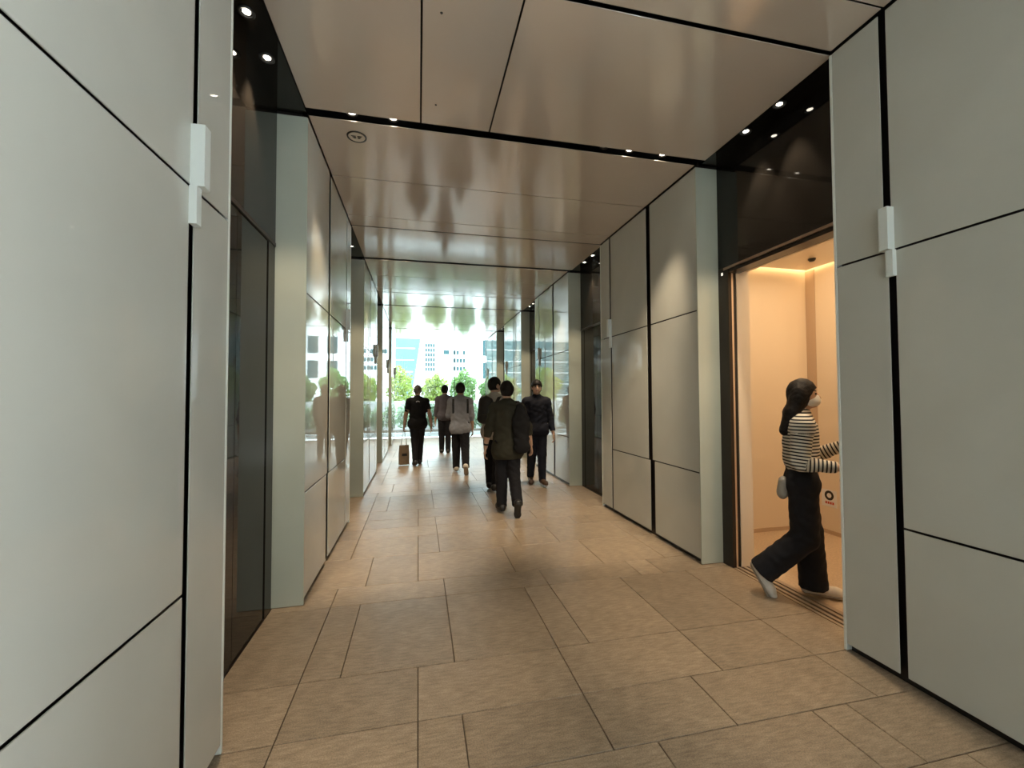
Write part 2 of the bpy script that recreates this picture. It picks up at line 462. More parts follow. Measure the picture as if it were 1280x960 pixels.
b.add(v, [(i, (i + 1) % n, n + (i + 1) % n, n + i) for i in range(n)])
rg = b.obj('ring_print', M['blackp'], st, (-0.0014, 0, 0.03))
b = MB()
for i in range(4):
    yy = 0.045 - i * 0.026
    b.box(-0.0015, -0.0011, yy - 0.02, yy, -0.062, -0.036)
b.obj('red_print', M['redp'], st)
# the car's own ceiling lamp
def area(name, parent, loc, sx, sy, power, color, rot=(0, 0, 0)):
    d = bpy.data.lights.new(name, 'AREA'); d.shape = 'RECTANGLE'; d.size = sx; d.size_y = sy
    d.energy = power; d.color = color; d.spread = R(150)
    o = bpy.data.objects.new(name, d); o.location = loc; o.rotation_euler = rot; o.parent = parent
    COL.objects.link(o); return o
area('car_lamp', car, ((CX0 + CX1) / 2 - CX0, 0.0, CZ - 0.012), 1.3, 2.2, 22, (1.0, 0.70, 0.42))

# ------------------------------------------------------------------ downlights
ring_me = MB().lathe([(0.030, 0.012), (0.030, 0.0), (0.040, -0.003), (0.043, 0.0), (0.043, 0.012)], 20).mesh('trim_ring', M['ring'], True)
lens_me = MB().lathe([(0.0, 0.004), (0.018, 0.005), (0.030, 0.010)], 20).mesh('lens', M['lens'], True)
off_me = MB().lathe([(0.0, 0.004), (0.018, 0.005), (0.030, 0.010)], 20).mesh('lens', M['lensoff'], True)
SPOT = {}
def spot_data(power, ang, blend, color):
    key = (power, ang, blend)
    if key not in SPOT:
        d = bpy.data.lights.new('spot', 'SPOT'); d.energy = power; d.spot_size = R(ang); d.spot_blend = blend
        d.color = color; d.shadow_soft_size = 0.03
        SPOT[key] = d
    return SPOT[key]
WARM = (1.0, 0.80, 0.56)
def downlight(x, y, z, label, group, power, ang, blend=0.5, tilt=(0, 0), on=True, drop=0.006):
    r = empty('downlight', (x, y, z))
    link('trim_ring', ring_me, r)
    link('lens', lens_me if on else off_me, r)
    if on:
        o = bpy.data.objects.new('lamp', spot_data(power, ang, blend, WARM))
        o.location = (0, 0, -drop); o.rotation_euler = (tilt[0], tilt[1], 0); o.parent = r
        COL.objects.link(o)
    tag(r, label, 'downlight', group)
SLOTW = {1: 'in the dark ceiling slot just past the open lift', 2: 'in the second dark ceiling slot past the open lift',
         3: 'in the third dark ceiling slot past the open lift', 4: 'in the dark ceiling slot nearest the glazed end', 0: 'in the dark ceiling slot before the open lift'}
for k in range(0, 5):
    y = pstart(k) - 0.036
    for x in (-0.495, -0.195, 1.785, 2.105):
        downlight(x, y, ZC + 0.035, 'small lit downlight ' + SLOTW[k], 'lit downlights in the ceiling slots', 150 if k else 14, 50, 0.8, (R(22), 0), drop=0.037)
    downlight(1.545, y, ZC + 0.035, 'small unlit downlight ' + SLOTW[k], 'unlit downlights in the ceiling slots', 0, 60, on=False)
BAYW = {0: 'over closed doors facing the open lift', 1: 'over the second closed doors on paper bag side', 2: 'over the third closed doors on paper bag side', 3: 'over the last closed doors on paper bag side', -1: 'over closed doors nearest the street end'}
for k in range(-1, 4):
    e = pstart(k) + PLEN
    for dy in (0.445, 0.765):
        downlight(-0.918, e + dy, ZC - 0.002, 'small lit downlight in black soffit ' + BAYW[k], 'downlights over the lift doors', 72, 58, 0.5)
        if k >= 0:
            downlight(2.535, e + dy, ZC - 0.002, 'small lit downlight in black soffit ' + {0: 'over the lift standing open', 1: 'over doors just past the open lift', 2: 'over doors two bays past the open lift', 3: 'over last doors on open lift side'}[k], 'downlights over the lift doors', 72, 58, 0.5)

# detector plate and two small ceiling holes
det = empty('ceiling_speaker', (-0.490, 3.525, ZC))
tag(det, 'round flush ceiling plate with dark rim and grille marks', 'ceiling speaker')
MB().lathe([(0.0, -0.004), (0.062, -0.004), (0.064, 0.0)], 32).obj('plate', M['ceil'], det)
MB().lathe([(0.064, -0.001), (0.066, -0.006), (0.076, -0.005), (0.078, 0.001)], 32).obj('rim', M['ring'], det)
g = MB()
for a in range(3):
    w = 0.035 - a * 0.008
    for sx in (-1, 1):
        g.box(sx * 0.006 + (0 if sx > 0 else -w), sx * 0.006 + (w if sx > 0 else 0), -0.018 + a * 0.014, -0.013 + a * 0.014, -0.007, -0.004)
g.obj('grille', M['ring'], det)
for x, y, t in ((0.118, 2.270, 'nearer the open lift'), (0.117, 3.014, 'nearer the dark ceiling slot')):
    tag(MB().lathe([(0.0, -0.003), (0.006, -0.003), (0.008, 0.0)], 12).obj('ceiling_stud', M['ring'], None, (x, y, ZC)), 'tiny dark stud in the beige ceiling, ' + t, 'stud')

# ------------------------------------------------------------------ glazed end
win = empty('window_1', (0.8, Y_GLASS, 0))
tag(win, 'full height glazed end of the passage with slim dark mullions', 'window', kind='structure')
mx = [XL - 0.2, 0.130, 1.290, 2.452]
for x0, x1 in zip(mx[:-1], mx[1:]):
    bar('pane', M['pane'], x0 + 0.012, x1 - 0.012, Y_GLASS - 0.006, Y_GLASS + 0.006, 0.02, ZC + 0.02, win)
for x in mx[1:]:
    bar('mullion', M['darkframe'], x - 0.012, x + 0.012, Y_GLASS - 0.03, Y_GLASS + 0.03, 0.0, ZC + 0.05, win)
# ------------------------------------------------------------------ outside
M['conc'] = mat('pale_concrete', (0.62, 0.62, 0.60), 0.7, noise=0.06, nscale=4)
M['greywall'] = mat('grey_stone_kerb', (0.40, 0.41, 0.41), 0.7, noise=0.1, nscale=10)
M['soil'] = mat('planting_soil', (0.06, 0.045, 0.03), 0.9, noise=0.3, nscale=30)
M['bwhite'] = mat('white_facade', (0.42, 0.43, 0.43), 0.6, noise=0.02, nscale=1)
M['bglass'] = mat('facade_glass', (0.018, 0.045, 0.05), 0.5, spec=0.1)
M['bcyan'] = mat('cyan_glass_facade', (0.065, 0.115, 0.12), 0.5, spec=0.2)
M['bark'] = mat('bark', (0.12, 0.085, 0.06), 0.9, noise=0.3, nscale=25, bump=0.4, bscale=40)
def leafmat(name, c):
    ma = mat(name, c, 0.45, rnd=0.15)
    nt = ma.node_tree; b = nt.nodes['Principled BSDF']
    tl = nt.nodes.new('ShaderNodeBsdfTranslucent'); tl.inputs[0].default_value = (c[0] * 1.6, c[1] * 1.6, c[2], 1)
    mx_ = nt.nodes.new('ShaderNodeMixShader'); mx_.inputs[0].default_value = 0.4
    out = [n for n in nt.nodes if n.type == 'OUTPUT_MATERIAL'][0]
    nt.links.new(b.outputs[0], mx_.inputs[1]); nt.links.new(tl.outputs[0], mx_.inputs[2]); nt.links.new(mx_.outputs[0], out.inputs[0])
    return ma
M['leafA'] = leafmat('leaf_green', (0.085, 0.16, 0.05))
M['leafB'] = leafmat('leaf_yellow_green', (0.16, 0.21, 0.045))
M['leafC'] = leafmat('leaf_blue_green', (0.055, 0.10, 0.07))
M['hedgeA'] = leafmat('hedge_leaf_pale', (0.20, 0.27, 0.22))
M['hedgeB'] = leafmat('hedge_leaf_green', (0.11, 0.17, 0.12))

tag(MB().box(-60, 60, Y_GLASS + 0.11, 170, -0.10, -0.005).obj('ground', M['conc']), 'pale paved plaza outside the glazed end', 'ground', kind='structure')
tag(MB().box(-60, 60, -60, -3.46, -0.10, -0.005).obj('ground', M['conc']), 'pale paved forecourt at the street end of the passage', 'ground', kind='structure')
tag(MB().box(RR + 0.31, RR + 0.45, 4.05, Y_GLASS, 0, ZC + 0.24).obj('wall_right_light_seal', M['gap']), 'unseen black backing added behind the closed lifts on the open lift side against light leaks', 'wall', kind='structure')  # unseen, added so daylight does not leak in behind the doors
tag(MB().box(RL - 0.6, 4.9, -0.02, Y_GLASS, ZC + 0.26, ZC + 0.4).obj('roof_light_seal', M['gap']), 'unseen dark slab added above the passage ceiling to keep sky light out', 'roof', kind='structure')  # unseen lid added over the passage to stop sky light leaking in

for a in ((RR + 0.31, 4.62, -0.02, 0.08), (RR + 0.46, 4.62, 4.05, 4.15), (4.50, 4.62, 0.085, 4.045)):  # added unseen enclosure that keeps the sky from leaking into the car
    tag(MB().box(*a, -0.06, ZC + 0.255).obj('wall_right_shaft_light_seal', M['gap']), 'unseen black wall added around the open lift car against sky light leaks', 'wall', 'added light seals around the lift car', kind='structure')
# planting bed
bed = tag(MB().box(-1.5, 6.0, 16.30, 16.42, -0.004, 0.14).obj('planter_kerb', M['greywall']), 'low grey stone kerb of the planting bed outside', 'kerb', kind='structure')
tag(MB().box(-1.5, 6.0, 16.425, 18.28, -0.004, 0.10).obj('planting_soil', M['soil']), 'dark soil of the planting bed outside', 'soil', kind='stuff')
tag(MB().box(-1.5, 6.0, 18.29, 18.50, -0.004, 1.30).obj('garden_wall', M['greywall']), 'low grey wall behind the hedge outside', 'garden wall', kind='structure')

def leaves(cx, n, rad, size, seed, holes=0.25):
    """leaf blades scattered through an ellipsoid shell, one mesh"""
    r = np.random.default_rng(seed)
    d = r.normal(size=(n, 3)); d /= np.linalg.norm(d, axis=1)[:, None]
    rr_ = (1 - holes * 2 * r.random(n) ** 1.5)
    lob = 1 + 0.18 * np.sin(d[:, 0] * 5 + seed) * np.cos(d[:, 2] * 6 + seed)
    c = np.array(cx) + d * (rr_ * lob)[:, None] * np.array(rad)
    a = r.normal(size=(n, 3)); a /= np.linalg.norm(a, axis=1)[:, None]
    b_ = np.cross(a, r.normal(size=(n, 3))); b_ /= np.linalg.norm(b_, axis=1)[:, None]
    s = size * (0.6 + 0.8 * r.random(n))[:, None]
    v = np.stack([c - a * s, c + b_ * s * 0.42, c + a * s, c - b_ * s * 0.42], 1).reshape(-1, 3)
    f = np.arange(n * 4).reshape(-1, 4)
    return v.tolist(), f.tolist()
def plant(name, label, cat, group, x, y, z0, h, rx, crown_z0, m_, n, size, seed, trunk_r):
    t = empty(name, (x, y, z0))
    tag(t, label, cat, group)
    b = MB(); cz = (crown_z0 + h) / 2
    b.add(*leaves((0, 0, cz), n, (rx, rx * 0.9, (h - crown_z0) / 2), size, seed))
    b.obj('foliage', m_, t)
    b = MB()
    b.tube([(0, 0, 0), (0.02, 0.01, crown_z0 * 0.6 + 0.05), (0, 0, cz)], [trunk_r, trunk_r * 0.8, trunk_r * 0.5], 7)
    for i in range(4):
        a = i * 1.57 + seed
        b.tube([(0, 0, cz * 0.75), (math.cos(a) * rx * 0.55, math.sin(a) * rx * 0.55, cz + 0.25 * (h - crown_z0))], [trunk_r * 0.5, trunk_r * 0.25], 5)
    b.obj('trunk', M['bark'], t)
for i in range(13):
    plant('hedge_shrub', 'leafy blue green hedge shrub in front of the low garden wall', 'shrub', 'hedge shrubs in the planting bed outside',
          -1.15 + i * 0.54, 16.95 + (i % 2) * 0.62, 0.101, 1.08 + 0.10 * math.sin(i * 2.3), 0.30, 0.12, M['hedgeA'] if i % 3 else M['hedgeB'], 900, 0.055, i, 0.02)
TR = [(-1.05, 19.8, 2.9, 0.85, 'leafB', 'yellow green'), (0.75, 20.1, 2.5, 0.62, 'leafB', 'yellow green'), (2.1, 20.3, 2.7, 0.64, 'leafA', 'mid green'), (3.5, 20.2, 2.5, 0.64, 'leafA', 'mid green'), (5.1, 20.6, 3.0, 0.80, 'leafA', 'mid green'), (7.3, 21.4, 3.6, 1.0, 'leafC', 'dark green')]
tl_ = ['bushy yellow green tree beyond the garden wall, beside the outdoor steps', 'small yellow green tree beyond the garden wall behind the grey shirt man', 'mid green tree beyond the garden wall behind the tall man with backpack',
       'rounded mid green tree beyond the garden wall, next to the passage corner', 'wide mid green tree beyond the garden wall, past the passage corner', 'large dark green tree at the far end of the garden wall']
for i, (x, y, h, rx, lm, t_) in enumerate(TR):
    plant('garden_tree', tl_[i], 'tree', 'trees beyond the garden wall', x, y, 0.0, h, rx, 1.0, M[lm], 2600, 0.075, 40 + i, 0.06)

# outdoor steps, seen in the glass of the piers
stairs = empty('outdoor_steps', (-4.2, 18.6, 0))
tag(stairs, 'flight of pale stone steps rising outside the passage', 'stairs', kind='structure')
for i in range(9):
    bar('step', M['conc'], -6.6, -1.75, 18.6 + i * 0.32, 18.6 + 9 * 0.32, 0.155 * i, 0.155 * (i + 1) - 0.002, stairs, 0.006)

# far buildings
M['street'] = mat('sky_blocker_grey', (0.22, 0.21, 0.20), 0.7, noise=0.05, nscale=2)
t = empty('sky_blocker', (1, -9, 0))  # unseen block added behind the camera to cut sky light entering the passage
tag(t, 'unseen dark grey building block added across the forecourt to cut sky light', 'building')
bar('wall', M['street'], -22, 24, -16, -9, 0, 16, t)
for c_ in range(12):
    for r_ in range(4):
        bar('window', M['bglass'], -20 + c_ * 3.6, -18 + c_ * 3.6, -8.998, -8.94, 1.2 + r_ * 3.6, 3.4 + r_ * 3.6, t)
def building(name, label, x0, x1, y, z1, m_, depth, wins, frame=None):
    t = empty(name, ((x0 + x1) / 2, y, 0))
    tag(t, label, 'building', 'buildings beyond the garden')
    bar('wall', m_, x0, x1, y, y + depth, 0, z1, t)
    for (a, b_, c, d) in wins:
        w = bar('window', M['bglass'], a, b_, y - 0.06, y - 0.002, c, d, t)
    return t
k_ = 120 / 527.0
def PX(p): return (p - 523) * k_
def PZ(p): return 1.5 + (495 - p) * k_
wins = []
for r_ in range(6):
    for c_ in range(4):
        a = PX(531 + c_ * 3.0); z = PZ(464 - r_ * 5.9)
        wins.append((a, a + 0.5, z, z + 0.95))
wins.append((PX(553), PX(560), PZ(443), PZ(438)))
for r_ in range(3):
    for c_ in range(7):
        if (c_ * 5 + r_ * 3) % 7 == 2: continue
        a = PX(565 + c_ * 4.0); z = PZ(463 - r_ * 10.0)
        wins.append((a, a + 0.7, z, z + 1.1))
building('office_building', 'white office building with a grid of small dark windows beyond the trees', PX(526), PX(640), 120, 30, M['bwhite'], 20, wins)
wins = [(9.0 + c_ * 2.4, 10.3 + c_ * 2.4, 4.0 + r_ * 3.3, 6.3 + r_ * 3.3) for c_ in range(7) for r_ in range(5)]
building('office_building', 'white building with large square windows to the open lift side of the garden', 8.0, 27.0, 60, 21, M['bwhite'], 14, wins)
# glass tower with a slanting side
t = empty('glass_tower', (-6, 70, 0))
tag(t, 'pale cyan glass building with a slanting edge beyond the garden', 'building', 'buildings beyond the garden')
v = [(-22 + 6, 0, 0), (-1.4 + 6 + 0, 0, 0), (0.4 + 6, 0, 12), (-22 + 6, 0, 12), (-22 + 6, 10, 0), (-1.4 + 6, 10, 0), (0.4 + 6, 10, 12), (-22 + 6, 10, 12)]
MB().add(v, [(0, 1, 2, 3), (5, 4, 7, 6), (1, 5, 6, 2), (4, 0, 3, 7), (3, 2, 6, 7), (4, 5, 1, 0)]).obj('facade', M['bcyan'], t)
for i in range(6):
    bar('floor_band', M['bwhite'], -21.9, -7.5 + 6.2 + i * 0.18, 69.95, 69.998, 1.6 + i * 1.9, 1.75 + i * 1.9, t)
# ------------------------------------------------------------------ people: smooth distance-field bodies
def smin(a, b, k):
    h = np.clip(0.5 + 0.5 * (b - a) / k, 0, 1)
    return b + (a - b) * h - k * h * (1 - h)

class Field:
    def __init__(s, lo, hi, h):
        s.lo = np.array(lo, np.float32); s.h = h
        s.n = np.ceil((np.array(hi) - s.lo) / h).astype(int) + 1
        s.f = np.full(s.n, 0.2, np.float32)
        s.ax = [s.lo[i] + h * np.arange(s.n[i], dtype=np.float32) for i in range(3)]
    def block(s, lo, hi, pad):
        i0 = np.maximum(np.floor((np.array(lo) - pad - s.lo) / s.h).astype(int), 0)
        i1 = np.minimum(np.ceil((np.array(hi) + pad - s.lo) / s.h).astype(int) + 1, s.n)
        if np.any(i1 <= i0): return None
        sl = tuple(slice(i0[i], i1[i]) for i in range(3))
        return sl, np.meshgrid(*[s.ax[i][sl[i]] for i in range(3)], indexing='ij')
    def cone(s, a, b, ra, rb, k=0.02, sc=(1, 1, 1), sub=False):
        a = np.array(a, float); b = np.array(b, float); rm = max(ra, rb)
        sc = np.array(sc, float)
        bl = s.block(np.minimum(a, b) - rm * sc, np.maximum(a, b) + rm * sc, 0.05)
        if bl is None: return
        sl, (X, Y, Z) = bl
        A = a / sc; B = b / sc
        px, py, pz = X / sc[0] - A[0], Y / sc[1] - A[1], Z / sc[2] - A[2]
        d = B - A; L2 = max(d @ d, 1e-9)
        t = np.clip((px * d[0] + py * d[1] + pz * d[2]) / L2, 0, 1)
        q = np.sqrt((px - t * d[0]) ** 2 + (py - t * d[1]) ** 2 + (pz - t * d[2]) ** 2) - (ra + (rb - ra) * t)
        q = q * sc.min()
        s.f[sl] = np.maximum(s.f[sl], -q) if sub else smin(s.f[sl], q.astype(np.float32), k)
    def ell(s, c, r, Rm=None, k=0.01, sub=False):
        c = np.array(c, float); r = np.array(r, float); rm = r.max()
        bl = s.block(c - rm, c + rm, 0.05)
        if bl is None: return
        sl, (X, Y, Z) = bl
        P = np.stack([X - c[0], Y - c[1], Z - c[2]], -1)
        if Rm is not None: P = P @ np.array(Rm)          # into local axes (columns of Rm are axes)
        k0 = np.sqrt(((P / r) ** 2).sum(-1)); k1 = np.sqrt(((P / r ** 2) ** 2).sum(-1)) + 1e-9
        q = (k0 * (k0 - 1) / k1).astype(np.float32)
        if sub:
            s.f[sl] = -smin(-s.f[sl], q, k)
        else:
            s.f[sl] = smin(s.f[sl], q, k)
    def wrinkle(s, amp, sc, seed):
        X, Y, Z = np.meshgrid(*s.ax, indexing='ij')
        w = np.sin(X * sc + 3 * np.sin(Z * sc * 0.55 + seed)) * np.sin(Z * sc * 1.3 + 2.2 * np.sin(Y * sc * 0.8 + seed * 2) + seed) * 0.7
        w += 0.5 * np.sin((X + Z) * sc * 1.9 + seed * 5) * np.sin(Y * sc * 1.7 + seed)
        s.f += (amp * w).astype(np.float32)
    def cut(s, p, nrm):
        X, Y, Z = np.meshgrid(*s.ax, indexing='ij')
        s.f = np.maximum(s.f, ((X - p[0]) * nrm[0] + (Y - p[1]) * nrm[1] + (Z - p[2]) * nrm[2]).astype(np.float32))
    def mesh(s):
        """surface nets"""
        f = s.f; g = f < 0
        f = np.pad(f, 1, constant_values=0.2); g = np.pad(g, 1)
        n = np.array(f.shape)
        cnt = np.zeros(n - 1, np.int8); pos = np.zeros(tuple(n - 1) + (3,), np.float32)
        cs = [(i, j, k) for i in (0, 1) for j in (0, 1) for k in (0, 1)]
        V = lambda o, arr: arr[o[0]:n[0] - 1 + o[0], o[1]:n[1] - 1 + o[1], o[2]:n[2] - 1 + o[2]]
        for a in range(8):
            for b in range(a + 1, 8):
                ca, cb = cs[a], cs[b]
                if sum(abs(ca[i] - cb[i]) for i in range(3)) != 1: continue
                x = V(ca, g) != V(cb, g)
                idx = np.nonzero(x)
                fa, fb = V(ca, f)[idx], V(cb, f)[idx]
                t = fa / (fa - fb)
                P = np.array(ca, np.float32) + t[:, None] * (np.array(cb, np.float32) - np.array(ca, np.float32))
                pos[idx] += P; cnt[idx] += 1
        act = np.nonzero(cnt)
        vid = np.full(n - 1, -1, np.int64); vid[act] = np.arange(len(act[0]))
        verts = (np.stack(act, -1) - 1 + pos[act] / cnt[act][:, None]) * s.h + s.lo
        quads = []
        for ax in range(3):
            u, w = (ax + 1) % 3, (ax + 2) % 3
            sl0 = [slice(None)] * 3; sl1 = [slice(None)] * 3
            sl0[ax] = slice(0, n[ax] - 1); sl1[ax] = slice(1, n[ax])
            g0, g1 = g[tuple(sl0)], g[tuple(sl1)]
            e = np.array(np.nonzero(g0 != g1)).T
            e = e[(e[:, u] > 0) & (e[:, w] > 0) & (e[:, u] < n[u] - 1) & (e[:, w] < n[w] - 1)]
            flip = g0[tuple(e.T)]
            def at(du, dw):
                q = e.copy(); q[:, u] -= du; q[:, w] -= dw
                return vid[tuple(q.T)]
            q = np.stack([at(0, 0), at(1, 0), at(1, 1), at(0, 1)], -1)
            q[~flip] = q[~flip][:, ::-1]
            quads.append(q)
        Q = np.concatenate(quads)
        Q = Q[(Q >= 0).all(1)]
        return verts.astype(float), Q

def field_obj(name, fld, material, parent=None, loc=(0, 0, 0), rz=0.0, attr=None, mats=None):
    v, q = fld.mesh()
    me = bpy.data.meshes.new(name)
    me.vertices.add(len(v)); me.vertices.foreach_set('co', v.astype(np.float32).ravel())
    me.loops.add(q.size); me.loops.foreach_set('vertex_index', q.ravel().astype(np.int32))
    me.polygons.add(len(q)); me.polygons.foreach_set('loop_start', np.arange(0, q.size, 4, dtype=np.int32))
    me.polygons.foreach_set('use_smooth', np.ones(len(q), bool))
    me.update(calc_edges=True); me.validate()
    me.materials.append(material)
    if attr is not None:
        at = me.attributes.new('stripe', 'FLOAT', 'POINT'); at.data.foreach_set('value', attr(v).astype(np.float32))
    if mats is not None:
        ms, fn = mats
        for x in ms: me.materials.append(x)
        cen = v[q].mean(1)
        me.polygons.foreach_set('material_index', fn(cen).astype(np.int32))
    o = link(name, me, parent, loc, (0, 0, rz))
    return o

def cloth(name, c, rough=0.85):
    return mat(name, c, rough, noise=0.12, nscale=14, bump=0.25, bscale=260, spec=0.25)
M['skin'] = mat('skin', (0.50, 0.31, 0.21), 0.5, noise=0.04, nscale=20)
M['lip'] = mat('lip', (0.36, 0.15, 0.12), 0.45)
M['eye'] = mat('eye_dark', (0.015, 0.012, 0.01), 0.25)
M['hair'] = mat('black_hair', (0.012, 0.010, 0.009), 0.55, noise=0.3, nscale=60, bump=0.3, bscale=120, spec=0.15)
M['greyhair'] = mat('cropped_grey_hair', (0.16, 0.14, 0.12), 0.6, noise=0.2, nscale=60)
M['blackcloth'] = cloth('black_cloth', (0.010, 0.010, 0.011))
M['trouser'] = cloth('black_trouser', (0.011, 0.011, 0.014))
M['jean'] = cloth('dark_jean', (0.016, 0.018, 0.026))
M['grey'] = cloth('grey_shirt', (0.27, 0.28, 0.31))
M['mauve'] = cloth('mauve_grey_shirt', (0.085, 0.078, 0.092))
M['greige'] = cloth('greige_tee', (0.40, 0.37, 0.32))
M['olive'] = cloth('olive_overshirt', (0.040, 0.038, 0.026))
M['navy'] = cloth('navy_sweat', (0.010, 0.011, 0.018))
M['nylon'] = mat('black_nylon', (0.012, 0.012, 0.013), 0.5, noise=0.1, nscale=30, bump=0.2, bscale=200)
M['brownshoe'] = mat('brown_shoe', (0.09, 0.05, 0.03), 0.5)
M['blackshoe'] = mat('black_shoe', (0.014, 0.013, 0.013), 0.45)
M['whiteshoe'] = mat('white_shoe', (0.66, 0.62, 0.55), 0.55, noise=0.05, nscale=30)
M['sole'] = mat('pale_rubber_sole', (0.36, 0.31, 0.25), 0.7)
M['darksole'] = mat('dark_rubber_sole', (0.03, 0.03, 0.03), 0.7)
M['mask'] = mat('white_face_mask', (0.74, 0.72, 0.68), 0.7)
M['kraft'] = mat('kraft_paper', (0.20, 0.14, 0.085), 0.7, noise=0.1, nscale=18)
M['cord'] = mat('white_cord', (0.75, 0.75, 0.72), 0.6)
M['pouch'] = mat('pale_pouch', (0.30, 0.27, 0.23), 0.6)
def stripes():
    ma = cloth('striped_knit', (0.62, 0.58, 0.50))
    nt = ma.node_tree; b = nt.nodes['Principled BSDF']
    at = nt.nodes.new('ShaderNodeAttribute'); at.attribute_name = 'stripe'
    mu = nt.nodes.new('ShaderNodeMath'); mu.operation = 'MULTIPLY'; mu.inputs[1].default_value = 1 / 0.0235
    fr = nt.nodes.new('ShaderNodeMath'); fr.operation = 'FRACT'
    cr = nt.nodes.new('ShaderNodeValToRGB'); cr.color_ramp.interpolation = 'LINEAR'
    e = cr.color_ramp.elements
    e[0].position = 0.38; e[0].color = (0.012, 0.013, 0.02, 1); e[1].position = 0.46; e[1].color = (0.62, 0.58, 0.50, 1)
    nt.links.new(at.outputs['Fac'], mu.inputs[0]); nt.links.new(mu.outputs[0], fr.inputs[0]); nt.links.new(fr.outputs[0], cr.inputs[0])
    nt.links.new(cr.outputs[0], b.inputs['Base Color'])
    return ma
M['stripe'] = stripes()

def V3(*a): return np.array(a, float)
def unit(v): return v / (np.linalg.norm(v) + 1e-9)

def make_person(label, pos, heading, h, pose, top, bottom, shoes, hair, res=0.009, slim=1.0, mask=False, face=True, group=None):
    """heading 0 faces +y (away from the street end); local axes x right, y forward, z up"""
    u = h / 1.72
    P = dict(lean=0.03, head_yaw=0.0, head_pitch=0.0, L=(0, 0.03, 0.05), Rr=(0, 0.03, 0.05), footL=0.0, footR=0.0,
             armL=(0.0, 0.12, 0.15, 0.0), armR=(0.0, 0.12, 0.15, 0.0), curlL=0.5, curlR=0.5)
    P.update(pose)
    hip = {}; knee = {}; ank = {}; toe = {}; heel = {}; footd = {}
    for s, key, fk in ((-1, 'L', 'footL'), (1, 'Rr', 'footR')):
        fl, ab, kn = P[key]
        hip[s] = V3(s * 0.046 * h, 0, 0)
        td = V3(s * math.sin(ab), math.sin(fl) * math.cos(ab), -math.cos(fl) * math.cos(ab))
        sa = fl - kn
        sd = V3(s * math.sin(ab) * 0.3, math.sin(sa), -math.cos(sa)); sd = unit(sd)
        knee[s] = hip[s] + td * 0.245 * h
        ank[s] = knee[s] + sd * 0.243 * h
        fa = P[fk]                                   # foot pitch below level (toe down positive)
        out = 0.12 * s
        fd = V3(math.sin(out) * math.cos(fa), math.cos(out) * math.cos(fa), -math.sin(fa))
        dn = V3(0, -math.sin(fa), -math.cos(fa))
        footd[s] = (fd, dn)
        heel[s] = ank[s] - fd * 0.022 * h + dn * 0.018 * h
        toe[s] = ank[s] + fd * 0.105 * h + dn * 0.022 * h
    low = min(min((ank[s] + footd[s][1] * 0.042 * h)[2], (toe[s] + footd[s][1] * 0.020 * h)[2]) for s in (-1, 1))
    off = V3(0, 0, -low)
    for d in (hip, knee, ank, toe, heel):
        for s in d: d[s] = d[s] + off
    pel = V3(0, 0, 0) + off
    ln = P['lean']; spine = V3(0, math.sin(ln), math.cos(ln))
    chest = pel + spine * 0.20 * h; shl = pel + spine * 0.268 * h; neck = pel + spine * 0.315 * h
    hc = pel + spine * 0.375 * h + V3(0, 0.012 * h, 0.028 * h)
    sh = {s: shl + V3(s * 0.099 * h * slim, 0, -0.005 * h) for s in (-1, 1)}
    elb, wri, hd = {}, {}, {}
    for s, key in ((-1, 'armL'), (1, 'armR')):
        fl, ab, el, inw = P[key]
        ud = V3(s * math.sin(ab), math.sin(fl) * math.cos(ab), -math.cos(fl) * math.cos(ab))
        fa = fl + el
        fd = unit(V3(s * math.sin(ab) * 0.5 - s * math.sin(inw), math.sin(fa) * math.cos(inw), -math.cos(fa) * math.cos(inw)))
        elb[s] = sh[s] + ud * 0.168 * h
        wri[s] = elb[s] + fd * 0.148 * h
        hd[s] = fd
    J = dict(hip=hip, knee=knee, ank=ank, toe=toe, pel=pel, chest=chest, sh=sh, elb=elb, wri=wri, hc=hc, neck=neck, hd=hd, spine=spine, h=h)
    pts = np.array([*hip.values(), *knee.values(), *ank.values(), *toe.values(), *elb.values(), *wri.values(), *[wri[s] + hd[s] * 0.11 * h for s in wri], hc + V3(0, 0, 0.08 * h)])
    lo = np.minimum(pts.min(0) - 0.17, V3(-0.32, -0.2, -0.03)); hi = np.maximum(pts.max(0) + 0.17, V3(0.32, 0.2, 0))
    cy, sy = math.cos(P['head_yaw']), math.sin(P['head_yaw']); cp, sp = math.cos(P['head_pitch']), math.sin(P['head_pitch'])
    Rz = np.array([[cy, -sy, 0], [sy, cy, 0], [0, 0, 1]]); Rx = np.array([[1, 0, 0], [0, cp, -sp], [0, sp, cp]])
    Rh = Rz @ Rx
    def H(x, y, z): return hc + Rh @ (V3(x, y, z) * u)
    # --- body: one continuous surface
    B = Field(lo, hi, res)
    B.ell(hc, V3(0.076, 0.094, 0.112) * u, Rh, 0.01)
    B.ell(H(0, 0.028, -0.055), V3(0.056, 0.062, 0.062) * u, Rh, 0.025 * u)
    B.cone(H(0, 0.088, 0.012), H(0, 0.108, -0.030), 0.009 * u, 0.014 * u, 0.010)
    B.ell(H(0, 0.080, -0.088), V3(0.022, 0.016, 0.016) * u, Rh, 0.018)
    B.ell(H(0, 0.090, -0.058), V3(0.024, 0.010, 0.009) * u, Rh, 0.006)
    for s in (-1, 1):
        B.ell(H(s * 0.030, 0.097, 0.006), V3(0.017, 0.014, 0.011) * u, Rh, 0.008, sub=True)
        B.ell(H(s * 0.030, 0.080, 0.006), V3(0.013, 0.013, 0.012) * u, Rh, 0.003)
        B.ell(H(s * 0.078, -0.002, -0.012), V3(0.010, 0.020, 0.032) * u, Rh, 0.006)
    B.cone(neck - spine * 0.02 * h, H(0, -0.015, -0.07), 0.034 * h, 0.032 * h, 0.02)
